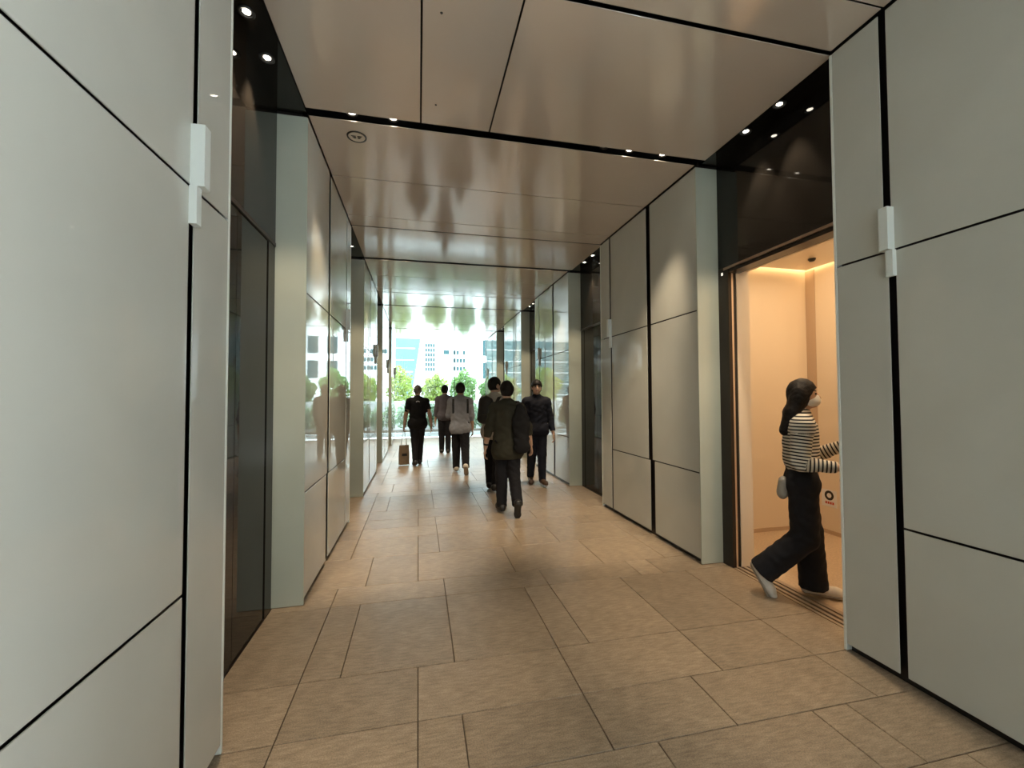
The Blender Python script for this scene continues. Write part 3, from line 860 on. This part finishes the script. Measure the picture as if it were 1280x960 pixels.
    B.cone(pel + spine * 0.03 * h, chest + spine * 0.03 * h, 0.068 * h * slim, 0.072 * h * slim, 0.04, (1.22, 0.80, 1))
    B.cone(hip[-1], hip[1], 0.060 * h, 0.060 * h, 0.04, (1, 0.95, 1))
    B.cone(sh[-1], sh[1], 0.036 * h, 0.036 * h, 0.04)
    for s in (-1, 1):
        B.cone(neck - spine * 0.015 * h, sh[s], 0.026 * h, 0.028 * h, 0.03)
        B.cone(sh[s], elb[s], 0.034 * h, 0.024 * h, 0.02)
        B.cone(elb[s], wri[s], 0.025 * h, 0.0155 * h, 0.012)
        B.cone(hip[s] , knee[s], 0.050 * h, 0.027 * h, 0.02)
        B.cone(knee[s], ank[s], 0.028 * h, 0.019 * h, 0.015)
        calf = knee[s] * 0.68 + ank[s] * 0.32 - V3(0, 0.012 * h, 0)
        B.cone(calf, calf * 0.7 + ank[s] * 0.3, 0.024 * h, 0.020 * h, 0.02)
        B.cone(heel[s], toe[s], 0.022 * h, 0.017 * h, 0.02)
        # hand: four metacarpals, four unequal bent fingers, a thumb from the side of the palm
        d = hd[s]; w = V3(0, 1, 0) - d * d[1]
        if np.linalg.norm(w) < 0.5: w = V3(0, 0, 1) - d * d[2]
        w = unit(w); nn = unit(np.cross(d, w)) 
        if nn @ V3(-s, 0, 0) < 0: nn = -nn
        curl = P['curlL'] if s < 0 else P['curlR']
        L = 0.052 * h
        for i, (o_, ln_) in enumerate(((0.031, 0.92), (0.0105, 1.0), (-0.0105, 0.95), (-0.031, 0.76))):
            base = wri[s] + d * 0.012 * h + w * o_ * 0.55 * u
            kn_ = wri[s] + d * L + w * o_ * u
            B.cone(base, kn_, 0.012 * u, 0.0105 * u, 0.008)
            a = 0.0; p_ = kn_
            for seg, sl_ in enumerate((0.040, 0.027, 0.020)):
                a += curl * (0.6, 1.0, 0.7)[seg]
                q_ = p_ + (d * math.cos(a) + nn * math.sin(a)) * sl_ * ln_ * u
                B.cone(p_, q_, (0.0095 - 0.0006 * seg) * u, (0.0088 - 0.0006 * seg) * u, 0.003)
                p_ = q_
        tb = wri[s] + d * 0.022 * h + w * 0.034 * u
        t1 = tb + unit(d * 0.75 + w * 0.6 + nn * 0.35) * 0.040 * u
        t2 = t1 + unit(d * 0.95 + w * 0.15 + nn * (0.3 + 0.5 * curl)) * 0.032 * u
        B.cone(wri[s] + d * 0.010 * h + w * 0.012 * u, tb, 0.012 * u, 0.012 * u, 0.008)
        B.cone(tb, t1, 0.012 * u, 0.0105 * u, 0.004); B.cone(t1, t2, 0.0105 * u, 0.0085 * u, 0.003)
    rz = -R(heading)
    loc = (pos[0], pos[1], 0)
    def paint(c):
        out = np.zeros(len(c), int)
        L_ = (c - hc) @ Rh / u
        for s in (-1, 1):
            out[(np.abs(L_[:, 0] - s * 0.030) < 0.015) & (np.abs(L_[:, 2] - 0.006) < 0.0075) & (L_[:, 1] > 0.05)] = 1
            out[(np.abs(L_[:, 0] - s * 0.032) < 0.019) & (np.abs(L_[:, 2] - 0.030) < 0.0055) & (L_[:, 1] > 0.05)] = 1
        out[(np.abs(L_[:, 0]) < 0.024) & (np.abs(L_[:, 2] + 0.058) < 0.008) & (L_[:, 1] > 0.07)] = 2
        return out
    person = field_obj('person', B, M['skin'], None, loc, rz, mats=([M['eye'], M['lip']], paint))
    tag(person, label, 'person', group)
    # --- hair
    style, hm = hair
    Hf = Field(hc - 0.2 - V3(0, 0, 0.36 if style == 'long' else 0), hc + 0.2, res * 0.9)
    g_ = 0.006 if style == 'crop' else (0.011 if style == 'long' else 0.015)
    Hf.ell(H(0, -0.006, 0.012), (V3(0.080, 0.096, 0.108) + g_) * u, Rh, 0.01)
    if style == 'long':
        b0 = H(0, -0.03, -0.02); b1 = H(0, -0.075, -0.30)
        for o_ in (-0.065, -0.022, 0.022, 0.065):
            Hf.cone(H(o_, -0.035 + abs(o_) * 0.35, 0.0), H(o_ * 1.1, -0.095 + abs(o_) * 0.2, -0.14), 0.044 * u, 0.038 * u, 0.03)
            Hf.cone(H(o_ * 1.1, -0.095 + abs(o_) * 0.2, -0.14), H(o_ * 1.15, -0.132 + abs(o_) * 0.15, -0.29), 0.038 * u, 0.034 * u, 0.03)
        for o_ in (-0.06, -0.02, 0.02, 0.06):
            Hf.cone(H(o_, -0.02, -0.03), H(o_ * 1.2, -0.065, -0.16), 0.05 * u, 0.046 * u, 0.03)
            Hf.cone(H(o_ * 1.2, -0.065, -0.16), H(o_ * 1.25, -0.085, -0.275), 0.046 * u, 0.040 * u, 0.03)
        for s in (-1, 1):
            Hf.cone(H(s * 0.068, -0.025, 0.03), H(s * 0.080, -0.070, -0.13), 0.034 * u, 0.036 * u, 0.03)
            Hf.cone(H(s * 0.080, -0.070, -0.13), H(s * 0.085, -0.118, -0.285), 0.036 * u, 0.036 * u, 0.03)
        Hf.ell(H(0, 0.128, -0.050), V3(0.120, 0.100, 0.105) * u, Rh, 0.008, sub=True)
    else:
        Hf.ell(H(0, 0.120, -0.052), V3(0.120, 0.105, 0.098) * u, Rh, 0.010, sub=True)
        Hf.ell(H(0, 0.02, -0.150), V3(0.14, 0.14, 0.085) * u, Rh, 0.010, sub=True)
        for s in (-1, 1):
            Hf.ell(H(s * 0.085, 0.012, -0.02), V3(0.03, 0.034, 0.042) * u, Rh, 0.008, sub=True)
    Hf.wrinkle(0.0025 if style != 'crop' else 0.0006, 75, 3.1)
    field_obj('hair', Hf, M[hm], person)
    if mask:
        K = Field(hc - 0.17, hc + 0.17, res * 0.8)
        K.ell(H(0, 0.032, -0.054), V3(0.066, 0.076, 0.054) * u, Rh, 0.01)
        K.cone(H(0, 0.088, -0.022), H(0, 0.088, -0.050), 0.018 * u, 0.024 * u, 0.04)
        K.ell(H(0, -0.070, -0.04), V3(0.12, 0.088, 0.13) * u, Rh, 0.008, sub=True)
        field_obj('face_mask', K, M['mask'], person)
        lp = MB()
        for s in (-1, 1):
            lp.tube([H(s * 0.062, 0.042, -0.028), H(s * 0.078, 0.012, -0.002), H(s * 0.086, -0.012, 0.006)], 0.0022, 5)
        lp.obj('ear_loop', M['mask'], person)
    # --- trousers
    tm, flare = bottom[0], bottom[1]
    T = Field(np.minimum(lo, -0.3), hi, res * 1.1)
    T.cone(hip[-1] + V3(0, 0, 0.0), hip[1], 0.069 * h, 0.069 * h, 0.03, (1, 1.0, 1))
    T.cone(pel + spine * 0.01 * h, pel + spine * bottom[2] * h, 0.074 * h * slim, 0.071 * h * slim, 0.03, (1.2, 0.88, 1))
    for s in (-1, 1):
        T.cone(hip[s], knee[s], 0.060 * h, 0.046 * h * (0.7 + 0.3 * flare), 0.03)
        sd = unit(ank[s] - knee[s])
        e_ = ank[s] + sd * 0.012 * h
        T.cone(knee[s], e_, 0.046 * h * (0.7 + 0.3 * flare), 0.034 * h * flare, 0.02)
    T.wrinkle(0.0035, 38, 1.0 + h * 7)
    # flat hems
    for s in (-1, 1):
        sd = unit(ank[s] - knee[s]); e_ = ank[s] + sd * 0.010 * h
        bl = T.block(e_ - 0.12, e_ + 0.12, 0)
        sl, (X, Y, Z) = bl
        q = (X - e_[0]) * sd[0] + (Y - e_[1]) * sd[1] + (Z - e_[2]) * sd[2]
        near = ((X - e_[0]) ** 2 + (Y - e_[1]) ** 2 + (Z - e_[2]) ** 2) < 0.11 ** 2
        T.f[sl] = np.where(near, np.maximum(T.f[sl], q), T.f[sl])
    T.cut(pel + spine * (bottom[2] + 0.005) * h, spine)
    field_obj('trousers', T, M[tm], person)
    # --- top
    cm, sleeve, hem, loose = top[:4]
    C = Field(np.minimum(lo, -0.3), hi, res * 1.0)
    lw = 0.010 * loose
    C.cone(pel - spine * hem * h, chest + spine * 0.03 * h, (0.080 + lw) * h * slim, (0.083 + lw * 0.5) * h * slim, 0.03, (1.20, 0.86, 1))
    if hem > -0.03:
        C.cone(hip[-1] * V3(.8, 1, 1) - V3(0, 0, hem * h - 0.01 * h), hip[1] * V3(.8, 1, 1) - V3(0, 0, hem * h - 0.01 * h), (0.079 + lw * 0.6) * h, (0.079 + lw * 0.6) * h, 0.04, (1, 1.0, 1))
    C.cone(sh[-1] - V3(0, 0, 0.006 * h), sh[1] - V3(0, 0, 0.006 * h), 0.043 * h, 0.043 * h, 0.04)
    C.cone(neck - spine * 0.05 * h, neck - spine * 0.010 * h, 0.046 * h, 0.042 * h, 0.03)
    for s in (-1, 1):
        C.cone(neck - spine * 0.012 * h, sh[s], 0.036 * h, 0.038 * h, 0.04)
        a1 = sh[s] + (elb[s] - sh[s]) * min(sleeve, 1.0)
        C.cone(sh[s], a1, 0.042 * h + lw * 0.06 * h, (0.036 + lw * 0.3) * h if sleeve < 1 else (0.032 + lw * 0.2) * h, 0.025)
        if sleeve > 1:
            a2 = elb[s] + (wri[s] - elb[s]) * (sleeve - 1.0)
            C.cone(elb[s], a2, (0.032 + lw * 0.2) * h, (0.024 + lw * 0.15) * h, 0.015)
    C.wrinkle(0.0042 if loose > 0.6 else 0.0028, 30, 2.0 + h * 3)
    for s in (-1, 1):
        if sleeve <= 1: e_ = sh[s] + (elb[s] - sh[s]) * sleeve; sd = unit(elb[s] - sh[s])
        else: e_ = elb[s] + (wri[s] - elb[s]) * (sleeve - 1.0); sd = unit(wri[s] - elb[s])
        bl = C.block(e_ - 0.09, e_ + 0.09, 0); sl, (X, Y, Z) = bl
        q = (X - e_[0]) * sd[0] + (Y - e_[1]) * sd[1] + (Z - e_[2]) * sd[2]
        near = ((X - e_[0]) ** 2 + (Y - e_[1]) ** 2 + (Z - e_[2]) ** 2) < (0.062 * u) ** 2 
        C.f[sl] = np.where(near, np.maximum(C.f[sl], q), C.f[sl])
    # hem cut, only around the trunk
    hz = pel - spine * (hem + 0.055) * h
    X, Y, Z = np.meshgrid(*C.ax, indexing='ij')
    q = -((X - hz[0]) * spine[0] + (Y - hz[1]) * spine[1] + (Z - hz[2]) * spine[2])
    near = (np.abs(X - hz[0]) < 0.115 * h) & (np.abs(Y - hz[1]) < 0.11 * h)
    C.f = np.where(near, np.maximum(C.f, q), C.f).astype(np.float32)
    attr = None
    if cm == 'stripe':
        def attr(v):
            best = np.full(len(v), 9.0); val = v @ spine
            ax_r = np.linalg.norm((v - pel) - ((v - pel) @ spine)[:, None] * spine, axis=1) - 0.095 * h
            best = ax_r
            for s in (-1, 1):
                for a_, b_, o_, rr2 in ((sh[s], elb[s], 0.0, 0.04 * h), (elb[s], wri[s], 0.168 * h, 0.03 * h)):
                    d_ = b_ - a_; L_ = np.linalg.norm(d_)
                    t_ = np.clip((v - a_) @ d_ / L_ ** 2, 0, 1)
                    ds = np.linalg.norm(v - a_ - t_[:, None] * d_, axis=1) - rr2
                    mk = ds < best
                    if o_ == 0.0: mk &= t_ > 0.22
                    best = np.where(mk, ds, best); val = np.where(mk, o_ + (v - a_) @ d_ / L_, val)
            return val
    shirt = field_obj(top[4], C, M[cm], person, attr=attr)
    # --- shoes
    up_m, so_m = shoes
    for s in (-1, 1):
        fd, dn = footd[s]
        sd_ = unit(np.cross(fd, -dn))
        c0 = ank[s]
        Sf = Field(c0 - 0.24, c0 + 0.30, res * 0.85)
        hl = c0 - fd * 0.026 * h + dn * 0.012 * h; bl_ = c0 + fd * 0.085 * h + dn * 0.020 * h
        Sf.cone(hl, bl_ , 0.027 * h, 0.025 * h, 0.02)
        Sf.cone(bl_, c0 + fd * 0.112 * h + dn * 0.021 * h, 0.025 * h, 0.019 * h, 0.02)
        Sf.cone(c0 - fd * 0.008 * h, c0 - dn * 0.025 * h - fd * 0.006 * h, 0.028 * h, 0.024 * h, 0.02)
        So = Field(c0 - 0.24, c0 + 0.30, res * 0.85); So.f = Sf.f.copy() - 0.004
        pc = c0 + dn * 0.030 * h
        Sf.cut(pc, dn); So.cut(pc, -dn); So.cut(c0 + dn * 0.0415 * h, dn)
        so = field_obj('shoe', Sf, M[up_m], person)
        field_obj('sole', So, M[so_m], so)
    def W(p):                                         # local point to world
        c_, s_ = math.cos(rz), math.sin(rz)
        return Vector((pos[0] + c_ * p[0] - s_ * p[1], pos[1] + s_ * p[0] + c_ * p[1], p[2]))
    J['W'] = W; J['rz'] = rz; J['person'] = person; J['shirt'] = shirt; J['H'] = H; J['loc'] = loc
    return J

def strap(name, parent, m_, pts, w, t=0.006, up_hint=None):
    """flat webbing along points; w is half width"""
    pts = [Vector(p) for p in pts]; v = []; f = []
    for i, p in enumerate(pts):
        a = pts[max(i - 1, 0)]; b = pts[min(i + 1, len(pts) - 1)]
        tdir = (b - a).normalized(); side = Vector(up_hint or (1, 0, 0)); side = (side - tdir * side.dot(tdir)).normalized()
        nrm = tdir.cross(side)
        v += [p + side * w + nrm * t, p - side * w + nrm * t, p - side * w - nrm * t, p + side * w - nrm * t]
    n = len(pts)
    for i in range(n - 1):
        for k in range(4):
            f.append((i * 4 + k, i * 4 + (k + 1) % 4, i * 4 + 4 + (k + 1) % 4, i * 4 + 4 + k))
    f += [(3, 2, 1, 0), tuple((n - 1) * 4 + k for k in range(4))]
    b = MB(); b.add(v, f)
    return b.obj(name, m_, parent)

# the man with the paper bag
A = make_person('man in black T-shirt with a white mark on the back, walking away with paper bag', (-0.02, 9.50), -2, 1.745,
    dict(lean=0.02, L=(-0.12, -0.05, 0.12), Rr=(0.12, -0.06, 0.06), footL=0.12, footR=0.0, armL=(-0.05, 0.26, 0.12, 0.0), armR=(-0.02, 0.30, 0.10, 0.0), curlL=1.1, curlR=0.5),
    ('blackcloth', 0.62, 0.03, 0.7, 'shirt'), ('trouser', 0.95, 0.06), ('blackshoe', 'darksole'), ('crop', 'greyhair'))
lg = MB(); n = 14
for r0, r1, sc_ in ((0.030, 0.016, 1.0),):
    pr = [(math.cos(math.pi * i / n), math.sin(math.pi * i / n)) for i in range(n + 1)]
    v = [(x * r0 * 1.25, -y * 0.0, z * r0) for x, z in pr for y in (0,)] + [(x * r1 * 1.25, 0, z * r1) for x, z in pr]
    lg.add(v, [(i, i + 1, n + 2 + i, n + 1 + i) for i in range(n)])
ch = A['chest'] + A['spine'] * 0.055 * A['h']
lg_o = lg.obj('white_mark', M['white'], A['shirt'], (ch[0], ch[1] - 0.0895 * 0.86 * 1.745 - 0.016, ch[2]))
hand = A['W'](A['wri'][-1] + A['hd'][-1] * 0.075 * A['h'])
bag = empty('paper_bag', (hand.x + 0.01, hand.y, hand.z - 0.70), R(12))
tag(bag, 'brown paper carrier bag with white cord handles held by man in black T-shirt', 'paper bag')
b = MB(); hw, hd_, hh = 0.105, 0.055, 0.42
v = []
for z, sx, sy in ((0, 1, 1), (hh * 0.5, 1.02, 0.95), (hh, 0.92, 0.55)):
    v += [(-hw * sx, -hd_ * sy, z), (0, -hd_ * sy * 1.08, z), (hw * sx, -hd_ * sy, z), (hw * sx * 0.96, 0, z), (hw * sx, hd_ * sy, z), (0, hd_ * sy * 1.08, z), (-hw * sx, hd_ * sy, z), (-hw * sx * 0.96, 0, z)]
f = [(i * 8 + k, i * 8 + (k + 1) % 8, i * 8 + 8 + (k + 1) % 8, i * 8 + 8 + k) for i in range(2) for k in range(8)] + [tuple(reversed(range(8))), tuple(range(16, 24))]
b.add(v, f); bb = b.obj('bag_body', M['kraft'], bag)
bar_ = MB().box(-0.055, 0.055, -0.0635, -0.060, 0.19, 0.245).obj('dark_print', M['blackp'], bb)
for s in (-1, 1):
    MB().tube([(-0.06, s * 0.030, hh - 0.01), (-0.045, s * 0.022, hh + 0.13), (-0.01, s * 0.008, 0.70), (0.01, s * 0.008, 0.70), (0.045, s * 0.022, hh + 0.13), (0.06, s * 0.030, hh - 0.01)], 0.004, 6).obj('handle', M['cord'], bag, smooth=True)

# the man farthest along
make_person('man in mauve grey shirt and dark trousers, farthest walker near the glazed end', (0.68, 11.30), 3, 1.79,
    dict(lean=0.03, head_yaw=-0.3, L=(0.06, 0.0, 0.05), Rr=(-0.06, 0.0, 0.10), armL=(-0.08, 0.16, 0.15, 0.0), armR=(0.1, 0.14, 0.5, 0.0)),
    ('mauve', 1.6, -0.005, 0.6, 'shirt'), ('trouser', 1.0, 0.06), ('blackshoe', 'sole'), ('short', 'hair'), res=0.010)

# the man in the grey shirt
Gm = make_person('man in loose light grey shirt, black trousers and white soled trainers, walking away', (0.80, 8.30), 4, 1.74,
    dict(lean=0.05, head_yaw=0.1, L=(0.16, 0.0, 0.04), Rr=(-0.20, 0.02, 0.42), footL=0.0, footR=0.75, armL=(0.30, 0.22, 1.1, 0.35), armR=(-0.15, 0.16, 0.35, 0.0)),
    ('grey', 1.35, 0.045, 1.2, 'shirt'), ('trouser', 1.15, 0.05), ('whiteshoe', 'sole'), ('short', 'hair'))
sb = empty('shoulder_bag', Gm['loc'], Gm['rz'])
tag(sb, 'black bag on shoulder straps worn in front by man in grey shirt', 'bag')
h_ = Gm['h']
for s in (-1, 1):
    q = Gm['sh'][s]; c = Gm['chest']
    strap('strap', sb, M['nylon'], [(q[0] * 0.80, q[1] - 0.110, c[2] - 0.12), (q[0] * 0.82, q[1] - 0.118, c[2] + 0.06), (q[0] * 0.80, q[1] - 0.075, q[2] + 0.045), (q[0] * 0.78, q[1] + 0.01, q[2] + 0.082), (q[0] * 0.74, q[1] + 0.085, q[2] + 0.03), (q[0] * 0.7, q[1] + 0.125, c[2])], 0.020, 0.004)
fb = Field((-0.25, 0.0, 0.85), (0.25, 0.45, 1.5), 0.012)
cz_ = Gm['chest'][2]
fb.cone((0, 0.20, cz_ - 0.16), (0, 0.21, cz_ + 0.08), 0.085, 0.075, 0.02, (1.5, 0.85, 1))
field_obj('bag_body', fb, M['nylon'], sb)

# the tall man with the backpack, looking to his right
Tm = make_person('tall man in greige T-shirt with black backpack, head turned in profile', (1.18, 6.70), 32, 1.79,
    dict(lean=0.04, head_yaw=-0.65, L=(0.10, 0.03, 0.02), Rr=(-0.12, 0.03, 0.16), footL=0.0, footR=0.15, armL=(0.12, 0.12, 0.55, 0.25), armR=(0.0, 0.10, 0.3, 0.0)),
    ('greige', 0.75, 0.03, 1.0, 'shirt'), ('trouser', 1.05, 0.05), ('blackshoe', 'darksole'), ('short', 'hair'))
bp = empty('backpack', Tm['loc'], Tm['rz'])
tag(bp, 'black backpack on the back of the tall man in greige T-shirt', 'backpack')
c = Tm['chest']
fb = Field((-0.3, -0.45, 0.7), (0.25, 0.1, 1.6), 0.011)
fb.cone((-0.065, c[1] - 0.205, c[2] - 0.15), (-0.055, c[1] - 0.195, c[2] + 0.09), 0.105, 0.095, 0.02, (1.30, 0.75, 1))
fb.wrinkle(0.003, 40, 1.7)
bo = field_obj('bag_body', fb, M['nylon'], bp)
fb = Field((-0.3, -0.5, 0.7), (0.25, 0.0, 1.5), 0.011)
fb.cone((-0.085, c[1] - 0.275, c[2] - 0.17), (-0.045, c[1] - 0.275, c[2] - 0.17), 0.075, 0.075, 0.02, (1.2, 0.5, 0.95))
field_obj('front_pocket', fb, M['nylon'], bp)
MB().tube([(-0.09, c[1] - 0.20, c[2] + 0.15), (-0.055, c[1] - 0.20, c[2] + 0.20), (-0.02, c[1] - 0.20, c[2] + 0.15)], 0.008, 6).obj('grab_handle', M['nylon'], bp, smooth=True)
for s in (-1, 1):
    q = Tm['sh'][s]
    strap('shoulder_strap', bp, M['nylon'], [(q[0] * 0.55, q[1] - 0.13, c[2] + 0.09), (q[0] * 0.68, q[1] - 0.09, q[2] + 0.05), (q[0] * 0.68, q[1] + 0.01, q[2] + 0.088), (q[0] * 0.68, q[1] + 0.09, q[2] + 0.03), (q[0] * 0.72, q[1] + 0.125, c[2] - 0.02), (q[0] * 1.0, q[1] + 0.06, c[2] - 0.17), (q[0] * 0.75, q[1] - 0.10, c[2] - 0.19)], 0.026, 0.005)

# the man in the olive overshirt
Om = make_person('man in dark olive overshirt with black shoulder bag, nearest of the men walking away', (1.125, 5.36), 2, 1.665,
    dict(lean=0.05, head_yaw=-0.05, L=(0.05, 0.0, 0.05), Rr=(-0.16, -0.02, 0.50), footL=0.0, footR=0.95, armL=(-0.10, 0.30, 0.25, 0.0), armR=(0.02, 0.42, 0.22, 0.0)),
    ('olive', 1.42, 0.075, 1.7, 'overshirt'), ('trouser', 1.15, 0.05), ('blackshoe', 'darksole'), ('short', 'hair'), res=0.008)
w_ = Om['wri'][-1] * 0.8 + Om['elb'][-1] * 0.2
MB().tube([w_ - Om['hd'][-1] * 0.008, w_ + Om['hd'][-1] * 0.014], 0.034, 14).obj('wristwatch', M['blackp'], Om['person'], smooth=True)
ob = empty('shoulder_bag', Om['loc'], Om['rz'])
tag(ob, 'large black soft shoulder bag hanging on the back of the man in olive overshirt', 'bag')
c = Om['chest']; q = Om['sh'][1]
fb = Field((-0.1, -0.5, 0.35), (0.5, 0.2, 1.5), 0.011)
fb.cone((0.155, c[1] - 0.185, c[2] - 0.38), (0.14, c[1] - 0.170, c[2] - 0.02), 0.090, 0.075, 0.03, (1.15, 0.55, 1))
fb.cone((0.155, c[1] - 0.175, c[2] - 0.10), (0.135, c[1] - 0.14, c[2] + 0.12), 0.080, 0.045, 0.05, (1.2, 0.6, 1))
fb.wrinkle(0.005, 28, 4.2)
field_obj('bag_body', fb, M['blackcloth'], ob)
strap('strap', ob, M['nylon'], [(q[0] * 0.84, q[1] - 0.135, c[2] + 0.08), (q[0] * 0.80, q[1] - 0.085, q[2] + 0.052), (q[0] * 0.78, q[1] + 0.01, q[2] + 0.090), (q[0] * 0.80, q[1] + 0.10, q[2] + 0.02), (q[0] * 1.2, q[1] + 0.14, c[2] - 0.06)], 0.030, 0.005)

# the man in navy coming the other way
make_person('man in navy sweatshirt and dark jeans walking back toward the street end', (1.95, 6.90), 184, 1.735,
    dict(lean=0.02, head_yaw=-0.10, L=(0.10, 0.0, 0.03), Rr=(-0.10, -0.01, 0.22), footL=0.0, footR=0.30, armL=(0.05, 0.22, 0.25, 0.0), armR=(0.05, 0.18, 0.4, 0.0)),
    ('navy', 1.85, 0.02, 1.1, 'sweatshirt'), ('jean', 1.0, 0.05), ('brownshoe', 'sole'), ('short', 'hair'), res=0.008)

# the woman stepping into the lift
Wm = make_person('woman in striped top, black flared trousers and face mask stepping into the open lift', (2.785, 2.62), 132, 1.605,
    dict(lean=0.0, head_yaw=-0.06, head_pitch=0.0, Rr=(0.02, 0.0, 0.78), L=(0.11, 0.0, 0.05), footR=1.05, footL=0.0,
         armR=(-0.10, 0.08, 1.62, 0.0), armL=(0.30, 0.10, 1.75, 0.25), curlR=0.7, curlL=0.9),
    ('stripe', 1.92, -0.105, 0.9, 'striped_top'), ('trouser', 1.72, 0.135), ('whiteshoe', 'sole'), ('long', 'hair'), res=0.0075, mask=True, slim=0.94)
pk = Field((-0.3, -0.4, 0.5), (0.4, 0.2, 1.1), 0.009)
pz = Wm['pel'][2]
pk.cone((0.085, -0.120, pz + 0.00), (0.075, -0.125, pz - 0.075), 0.045, 0.055, 0.02, (0.8, 0.7, 1))
po = field_obj('hip_pouch', pk, M['pouch'], None, Wm['loc'], Wm['rz'])
tag(po, 'small pale pouch hanging behind the hip of the woman in striped top', 'pouch')
hb = Wm['wri'][1] + Wm['hd'][1] * 0.05 * 1.605
pk = Field((-0.3, 0.0, 0.6), (0.4, 0.6, 1.2), 0.009)
pk.cone((hb[0] - 0.03, hb[1] - 0.03, hb[2] - 0.085), (hb[0] - 0.03, hb[1] + 0.06, hb[2] - 0.085), 0.055, 0.055, 0.02, (0.6, 1, 1))
po = field_obj('clutch_bag', pk, M['brownshoe'], None, Wm['loc'], Wm['rz'])
tag(po, 'dark brown clutch held in front of the woman in striped top', 'bag')
